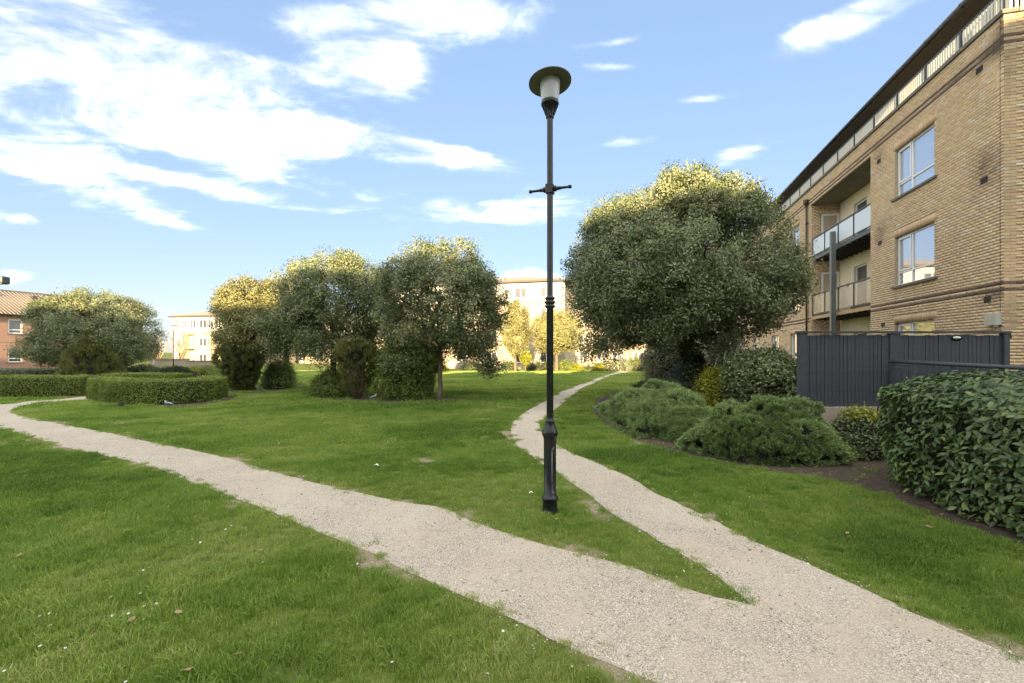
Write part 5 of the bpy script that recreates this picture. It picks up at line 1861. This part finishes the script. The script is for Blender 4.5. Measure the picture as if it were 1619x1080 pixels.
    for tv in tones:
        lm = bpy.data.meshes.new('leaf')
        lm.from_pydata([tuple(v) for v in LV], [], [tuple(f) for f in LF])
        lm.polygons.foreach_set('use_smooth', np.ones(nf, bool))
        lm.materials.append(m_laurel)
        at = lm.attributes.new('rnd', 'FLOAT', 'FACE'); at.data.foreach_set('value', [tv] * nf)
        meshes.append(lm)
    for i in big:
        k = int(np.argmin([abs(tv - rv[i]) for tv in tones]))
        ob = link('leaf', meshes[k], None, root)
        mat = Matrix([[*(M[i][0] * L[i]), P[i][0]], [*(M[i][1] * L[i]), P[i][1]], [*(M[i][2] * L[i]), P[i][2]], [0, 0, 0, 1]])
        ob.matrix_local = mat
    return root


laurel()

# ------------------------------------------------------------------ birds
m_pig = MAT('pigeon_feathers', (.22, .24, .28), .7, .25, 14)
m_pigneck = MAT('pigeon_neck', (.30, .31, .33), .6, .2, 20)
m_blackbird = MAT('black_feathers', (.012, .012, .013), .6, .3, 14)
m_leg = MAT('bird_leg', (.35, .12, .10), .6, .1)
m_tailp = MAT('dark_tail', (.06, .065, .075), .7, .2, 14)


def bird(name, label, px, py, rz, size, body, head_m, beak_m, pose=0.0):
    X, Y = ground(px, py)
    root = empty(name, (X, Y, .025), rz, label, 'bird')
    b = MB()
    # spine from tail tip to beak tip: (x, z, half-width, half-height)
    sp = [(-.20, .085, .016, .004), (-.165, .090, .022, .007), (-.12, .097, .028, .015), (-.08, .105, .045, .034), (-.03, .112, .058, .050), (.02, .115, .060, .055),
          (.06, .122, .050, .050), (.085, .140, .036, .038), (.10, .163, .026, .028), (.112, .182, .023, .024), (.127, .190, .021, .021), (.143, .189, .013, .013), (.152, .186, .006, .006), (.168, .182, .002, .002)]
    n = 14
    for i, (x, z, w, h) in enumerate(sp):
        j0, j1 = sp[max(i - 1, 0)], sp[min(i + 1, len(sp) - 1)]
        d = Vector((j1[0] - j0[0], 0, j1[1] - j0[1])).normalized()
        up = Vector((-d.z, 0, d.x))
        for k in range(n):
            a = 2 * math.pi * k / n
            p = Vector((x, 0, z + pose * max(0, x))) + Vector((0, 1, 0)) * math.cos(a) * w + up * math.sin(a) * h
            b.v.append(tuple(p * size))
    for i in range(len(sp) - 1):
        mi = 2 if i < 2 else (0 if i < 7 else (1 if i < 11 else 3))
        for k in range(n):
            k2 = (k + 1) % n
            b.f.append((i * n + k, i * n + k2, (i + 1) * n + k2, (i + 1) * n + k)); b.m.append(mi); b.sm.append(True)
    b.f.append(tuple(range(n))[::-1]); b.m.append(2); b.sm.append(False)
    b.f.append(tuple((len(sp) - 1) * n + k for k in range(n))); b.m.append(3); b.sm.append(False)
    b.build('body', [body, head_m, m_tailp if body is m_pig else body, beak_m], root)
    for s in (-1, 1):
        wv = MB()
        wv.tube([Vector((.055, s * .050, .128)) * size, Vector((0, s * .061, .125)) * size, Vector((-.07, s * .05, .112)) * size, Vector((-.15, s * .022, .100)) * size], [.012 * size, .022 * size, .016 * size, .003 * size], 8)
        wv.build('wing', m_tailp if body is m_pig else body, root)
        lg = MB()
        lg.tube([Vector((.0, s * .025, .075)) * size, Vector((.012, s * .025, .03)) * size, Vector((.004, s * .025, -.02)) * size], [.008 * size, .004 * size, .004 * size], 6)
        for t_ in (-.4, 0, .4):
            lg.tube([Vector((.004, s * .025, -.018)) * size, Vector((.035 * math.cos(t_), s * .025 + .035 * math.sin(t_), -.022)) * size], [.0035 * size, .002 * size], 5)
        lg.build('leg', m_leg, root)
        MB().lathe([(0, -.003), (.0035, 0), (0, .003)], 8, 0, (.130 * size, s * .0195 * size, (.194 + pose * .13) * size)).build('eye', m_blackbird, root)


bird('pigeon', 'grey pigeon on the grass in front of the curved hedge', 267, 646, R(172), .98, m_pig, m_pigneck, m_tailp)
bird('blackbird', 'small black bird left of the grey pigeon', 191, 645, R(15), .62, m_blackbird, m_blackbird, m_dead, -.5)
bird('pigeon', 'pigeon on the bare soil under the middle trees', 590, 634, R(35), .85, m_pig, m_pigneck, m_tailp, .3)

# ------------------------------------------------------------------ small things on the ground
def dead_leaf_mesh(seed):
    r = random.Random(seed)
    pts = [(-.5, 0), (-.3, .22), (0, .36), (.28, .24), (.5, 0), (.28, -.26), (0, -.34), (-.3, -.2)]
    v = [(0, 0, .03)] + [(x + r.uniform(-.04, .04), y + r.uniform(-.04, .04), r.uniform(-.02, .16)) for x, y in pts] + [(-.75, .04, .05)]
    f = [(0, i, i % 8 + 1) for i in range(1, 9)]
    f.append((1, 9, 2))
    me = bpy.data.meshes.new('fallen_leaf'); me.from_pydata(v, [], f); me.update(); me.materials.append(m_dead)
    return me


dl = [dead_leaf_mesh(s) for s in range(4)]
r_ = random.Random(8)
for i, (px, py, s, lb) in enumerate([(297, 1072, .050, 'brown fallen leaf nearest the bottom edge of the picture'), (208, 990, .045, 'round brown fallen leaf on the near lawn, lower left'),
                                     (132, 999, .035, 'small reddish fallen leaf left of the round brown one'), (282, 978, .045, 'dark curled fallen leaf right of the round brown one'),
                                     (236, 906, .040, 'pale fallen leaf in the middle of the left foreground lawn'), (30, 886, .05, 'pale fallen leaf at the left edge of the near lawn'),
                                     (412, 878, .05, 'tan fallen leaf on the near lawn close to the wide path'), (376, 1046, .045, 'narrow tan fallen leaf low on the near lawn'),
                                     (880, 827, .035, 'yellowish fallen leaf at the foot of the lamp post'), (1190, 744, .045, 'pale fallen leaf on the soil before the domed juniper'),
                                     (1470, 840, .055, 'brown fallen leaf on the soil below the laurel hedge'), (1340, 850, .04, 'brown fallen leaf on the grass strip right of the narrow path')]):
    X, Y = ground(px, py)
    o = link('fallen_leaf', dl[i % 4], None, None, (X, Y, .040))
    o.scale = (s, s, s); o.rotation_euler = (R(r_.uniform(-15, 15)), R(r_.uniform(-15, 15)), r_.uniform(0, 6.28))
    tag(o, lb, 'leaf', 'fallen leaves on the lawn')
for (px, py, s, lb) in [(595, 740, .07, 'white scrap of litter on the lawn left of the lamp post'), (840, 784, .05, 'white scrap of litter by the foot of the lamp post')]:
    X, Y = ground(px, py)
    o = MB()
    o.face([(-.5, -.3, .1), (0, -.35, .35), (.1, .2, .45), (-.45, .3, .15)]); o.face([(0, -.35, .35), (.5, -.25, .1), (.45, .3, .05), (.1, .2, .45)])
    q = o.build('litter', m_white, None, (X, Y, .03)); q.scale = (s, s, s)
    tag(q, lb, 'litter')

# ------------------------------------------------------------------ grass, daisies, loose stones (too many to count)
def tuft_mesh(name, n, rad, h, w, seed, lean=.5):
    r = np.random.default_rng(seed)
    V, F, C = [], [], []
    for i in range(n):
        a = r.uniform(0, 6.283); q = rad * math.sqrt(r.random())
        x, y = q * math.cos(a), q * math.sin(a)
        hh = h * r.uniform(.45, 1.15)
        az = r.uniform(0, 6.283); ln = hh * lean * abs(r.normal(.5, .5))
        dx, dy = math.cos(az) * ln, math.sin(az) * ln
        th = r.uniform(0, 6.283); sx, sy = math.cos(th) * w * .5, math.sin(th) * w * .5
        k = len(V)
        V += [(x - sx, y - sy, -.004), (x + sx, y + sy, -.004), (x + dx * .35 + sx * .8, y + dy * .35 + sy * .8, hh * .55), (x + dx * .35 - sx * .8, y + dy * .35 - sy * .8, hh * .55), (x + dx, y + dy, hh * (1 - .25 * min(1, ln / hh)))]
        F += [(k, k + 1, k + 2, k + 3), (k + 3, k + 2, k + 4)]
        c = r.random(); C += [c, c]
    me = bpy.data.meshes.new(name); me.from_pydata(V, [], F); me.update()
    at = me.attributes.new('rnd', 'FLOAT', 'FACE'); at.data.foreach_set('value', C)
    return me


def grass_material():
    m, t, p = newmat('grass_blades')
    a = t.n('ShaderNodeAttribute', attribute_name='rnd')
    ti = t.n('ShaderNodeAttribute', attribute_name='tint', attribute_type='INSTANCER')
    f = t.math('ADD', t.math('MULTIPLY', a.outputs['Fac'], .45), t.math('MULTIPLY', ti.outputs['Fac'], .55))
    c = t.ramp(f, [(0.0, (.042, .086, .013)), (.28, (.128, .222, .036)), (.55, (.228, .325, .065)), (.80, (.37, .415, .125)), (1.0, (.56, .49, .28))])
    t.put(p.inputs['Base Color'], c)
    p.inputs['Roughness'].default_value = .5
    p.inputs['Specular IOR Level'].default_value = .3
    tr = t.n('ShaderNodeBsdfTranslucent')
    t.put(tr.inputs[0], t.mix(1.0, c, (1.0, 1.2, .4, 1), 'MULTIPLY'))
    mx = t.n('ShaderNodeMixShader'); mx.inputs[0].default_value = .3
    t.put(mx.inputs[1], p.outputs[0]); t.put(mx.inputs[2], tr.outputs[0])
    t.put(m.node_tree.nodes['Material Output'].inputs[0], mx.outputs[0])
    return m


def scatter(name, P, rotz, scl, tint, which, meshes, label, cat, tilt=None):
    """one object: points carrying instances of a few small meshes (geometry nodes)"""
    me = bpy.data.meshes.new(name)
    n = len(P)
    me.vertices.add(n)
    me.vertices.foreach_set('co', P.reshape(-1).astype(np.float32))
    for nm, dat in (('scl', scl), ('tint', tint)):
        at = me.attributes.new(nm, 'FLOAT', 'POINT'); at.data.foreach_set('value', np.asarray(dat, np.float32))
    at = me.attributes.new('which', 'INT', 'POINT'); at.data.foreach_set('value', np.asarray(which, np.int32))
    rot = np.zeros((n, 3)); rot[:, 2] = rotz
    if tilt is not None: rot[:, :2] = tilt
    at = me.attributes.new('rot', 'FLOAT_VECTOR', 'POINT'); at.data.foreach_set('vector', rot.reshape(-1).astype(np.float32))
    o = link(name, me)
    tag(o, label, cat, None, 'stuff')
    ng = bpy.data.node_groups.new(name, 'GeometryNodeTree')
    ng.interface.new_socket('Geometry', in_out='INPUT', socket_type='NodeSocketGeometry')
    ng.interface.new_socket('Geometry', in_out='OUTPUT', socket_type='NodeSocketGeometry')
    N = ng.nodes.new
    gi, go = N('NodeGroupInput'), N('NodeGroupOutput')
    jn = N('GeometryNodeJoinGeometry')
    def attr(nm, dt):
        q = N('GeometryNodeInputNamedAttribute'); q.data_type = dt; q.inputs['Name'].default_value = nm
        return [s for s in q.outputs if s.enabled and s.name == 'Attribute'][0]
    wa, sa, ra = attr('which', 'INT'), attr('scl', 'FLOAT'), attr('rot', 'FLOAT_VECTOR')
    for k, mm in enumerate(meshes):
        src = bpy.data.objects.new(name + '_source', mm)
        oi = N('GeometryNodeObjectInfo'); oi.inputs['Object'].default_value = src
        cmp_ = N('FunctionNodeCompare'); cmp_.data_type = 'INT'; cmp_.operation = 'EQUAL'
        ii = [s for s in cmp_.inputs if s.enabled]
        ng.links.new(wa, ii[0]); ii[1].default_value = k
        ip = N('GeometryNodeInstanceOnPoints')
        ng.links.new(gi.outputs[0], ip.inputs['Points'])
        ng.links.new([s for s in cmp_.outputs if s.enabled][0], ip.inputs['Selection'])
        ng.links.new(oi.outputs['Geometry'], ip.inputs['Instance'])
        ng.links.new(ra, ip.inputs['Rotation'])
        ng.links.new(sa, ip.inputs['Scale'])
        ng.links.new(ip.outputs[0], jn.inputs[0])
    ng.links.new(jn.outputs[0], go.inputs[0])
    md = o.modifiers.new('scatter', 'NODES'); md.node_group = ng
    return o


def make_lawn():
    r = np.random.default_rng(77)
    m = grass_material()
    tufts = [tuft_mesh('tuft', 70, .075, .050, .0042, 1, .8), tuft_mesh('tuft', 60, .070, .064, .0045, 2, .9), tuft_mesh('tuft', 80, .085, .040, .0040, 3, .7),
             tuft_mesh('tuft', 90, .16, .055, .010, 4, .7), tuft_mesh('tuft', 80, .30, .075, .022, 5, .6)]
    for q in tufts: q.materials.append(m)
    P, S, T, Wh = [], [], [], []
    for (y0, y1, dens, kinds, sc) in ((1.7, 4.2, 330, (0, 1, 2), 1.0), (4.2, 7.5, 200, (0, 1, 2), 1.15), (7.5, 13, 62, (3,), 1.0), (13, 24, 26, (3, 4), 1.15), (24, 54, 8, (4,), 1.25)):
        hwL = lambda Y: 1.20 * Y + .8
        area = (hwL(y0) + hwL(y1)) * (y1 - y0)
        n = int(area * dens)
        y = np.sqrt(r.uniform(y0 ** 2, y1 ** 2, n))
        x = r.uniform(-1, 1, n) * (1.20 * y + .8)
        p = np.stack([x, y], 1)
        inp = inside(p, path_poly)
        near = np.full(n, 9.0)
        if y0 < 24:
            near = edge_dist(p, path_poly)
        enc = r.uniform(-.02, .10, n) ** 1
        keep = (~inp) | (inp & (near < np.abs(r.normal(.0, .032, n)) * np.clip(vnoise(p, 3.3, 41) * 2.6 - .5, .1, 2)))
        # worn margins beside the path
        worn, thin = wear(p, near)
        keep &= ~((~inp) & (r.random(n) < worn * .8))
        keep &= ~((~inp) & (near < .06) & (r.random(n) < .12))
        ib = inside(p, bed_poly)
        keep &= ~(ib & (r.random(n) < .97))
        for s in (soil1, soil2, soil3):
            keep &= ~(inside(p, s) & (r.random(n) < .85))
        # thin patches of the lawn itself
        keep &= ~(r.random(n) < thin * .7)
        p, near = p[keep], near[keep]
        n = len(p)
        z = np.array([zg(v) for v in p[:, 1]])
        big = vnoise(p, .55, 11) * .5 + vnoise(np.stack([p[:, 0] * .7 + p[:, 1] * .5, p[:, 1] * 2.2 - p[:, 0] * .9], 1), 1.0, 12) * .5
        mid = vnoise(p, 4.5, 13)
        s = sc * (.52 + .50 * big + .35 * (mid - .5)) * np.where(near < .3, .70 + near * 1.0, 1.0) * r.uniform(.8, 1.2, n)
        tint = np.clip(.42 - .70 * (big - .5) + .50 * (vnoise(p, 1.3, 14) - .5) + .65 * (vnoise(p, .30, 15) - .45) + .42 * (vnoise(p, 5.5, 16) - .5) + r.normal(0, .08, n) + .22 * np.exp(-near / .12) + np.clip((p[:, 1] - 9) / 60, 0, .22), 0, 1)
        P.append(np.column_stack([p, z])); S.append(s); T.append(tint); Wh.append(r.choice(kinds, n))
    P, S, T, Wh = np.concatenate(P), np.concatenate(S), np.concatenate(T), np.concatenate(Wh)
    scatter('grass', P, r.uniform(0, 6.283, len(P)), S, T, Wh, tufts, 'mown green grass of the lawns', 'grass')
    # daisies in drifts
    d = MB()
    for k in range(8):
        a, b2 = 2 * math.pi * k / 8, 2 * math.pi * (k + .8) / 8
        d.face([(0, 0, .001), (.9 * math.cos(a), .9 * math.sin(a), .12), (math.cos((a + b2) / 2), math.sin((a + b2) / 2), .14), (.9 * math.cos(b2), .9 * math.sin(b2), .12)], 0)
    d.lathe([(0, .2), (.22, .16), (.28, .04)], 6, 1)
    dm = d.mesh('daisy'); dm.materials.append(m_white); dm.materials.append(m_gold)
    n = 9000
    y = 2 + 16 * r.random(n); x = r.uniform(-1.15, 1.15, n) * y
    p = np.stack([x, y], 1)
    f = vnoise(p, .8, 21) * .6 + vnoise(p, 2.3, 22) * .4
    k = (f > .70) & ~inside(p, path_poly) & ~inside(p, bed_poly) & (r.random(n) < .22)
    k |= (r.random(n) < .010) & ~inside(p, path_poly) & ~inside(p, bed_poly)
    p = p[k]; n = len(p)
    scatter('daisies', np.column_stack([p, r.uniform(.030, .055, n)]), r.uniform(0, 6.28, n), r.uniform(.0055, .009, n), np.zeros(n), np.zeros(n, int), [dm], 'tiny white daisies scattered through the grass', 'flowers', tilt=r.normal(0, .25, (n, 2)))
    # loose stones on and beside the path
    sm = []
    for s in range(4):
        bm = bmesh.new(); bmesh.ops.create_icosphere(bm, subdivisions=1, radius=1)
        for v in bm.verts: v.co *= r.uniform(.7, 1.25)
        for v in bm.verts: v.co.z *= .6
        q = bpy.data.meshes.new('stone'); bm.to_mesh(q); bm.free()
        sm.append(q)
    gm, t, pp = newmat('loose_gravel')
    ti = t.n('ShaderNodeAttribute', attribute_name='tint', attribute_type='INSTANCER')
    t.put(pp.inputs['Base Color'], t.ramp(ti.outputs['Fac'], [(0, (.16, .125, .095)), (.3, (.38, .31, .235)), (.7, (.56, .48, .37)), (1, (.78, .71, .60))]))
    pp.inputs['Roughness'].default_value = .85
    for q in sm: q.materials.append(gm)
    n = 130000
    y = np.sqrt(r.uniform(1.7 ** 2, 9.0 ** 2, n)); x = r.uniform(-1.2, 1.2, n) * (y + .3)
    near_w = np.clip(3.6 / y, 0, 1) ** 1.2
    p = np.stack([x, y], 1)
    k0 = r.random(n) < near_w
    p = p[k0]; n = len(p)
    inp = inside(p, path_poly)
    near = edge_dist(p, path_poly)
    big = vnoise(p, 1.3, 31)
    k = inp & (r.random(n) < .25 + .75 * np.clip(1.2 - near / .5, 0, 1) * (.4 + big)) | (~inp & (near < np.abs(r.normal(0, .09, n))) & ~inside(p, bed_poly))
    p = p[k]; n = len(p)
    sz = r.lognormal(math.log(.0034), .38, n)
    scatter('loose_gravel', np.column_stack([p, np.full(n, .006) + sz * .2]), r.uniform(0, 6.28, n), sz, r.random(n), r.integers(0, 4, n), sm, 'loose pale gravel stones on the paths', 'gravel')
    # litter of dead leaf scraps on the bed
    n = 5200
    y = np.sqrt(r.uniform(3 ** 2, 16 ** 2, n)); x = r.uniform(.15, 1.25, n) * y
    p = np.stack([x, y], 1)
    p = p[inside(p, bed_poly)]; n = len(p)
    scatter('leaf_litter', np.column_stack([p, r.uniform(.012, .03, n)]), r.uniform(0, 6.28, n), r.uniform(.012, .035, n), r.random(n), r.integers(0, 4, n), dl, 'brown leaf litter on the soil of the planting bed', 'leaf litter', tilt=r.normal(0, .3, (n, 2)))


make_lawn()
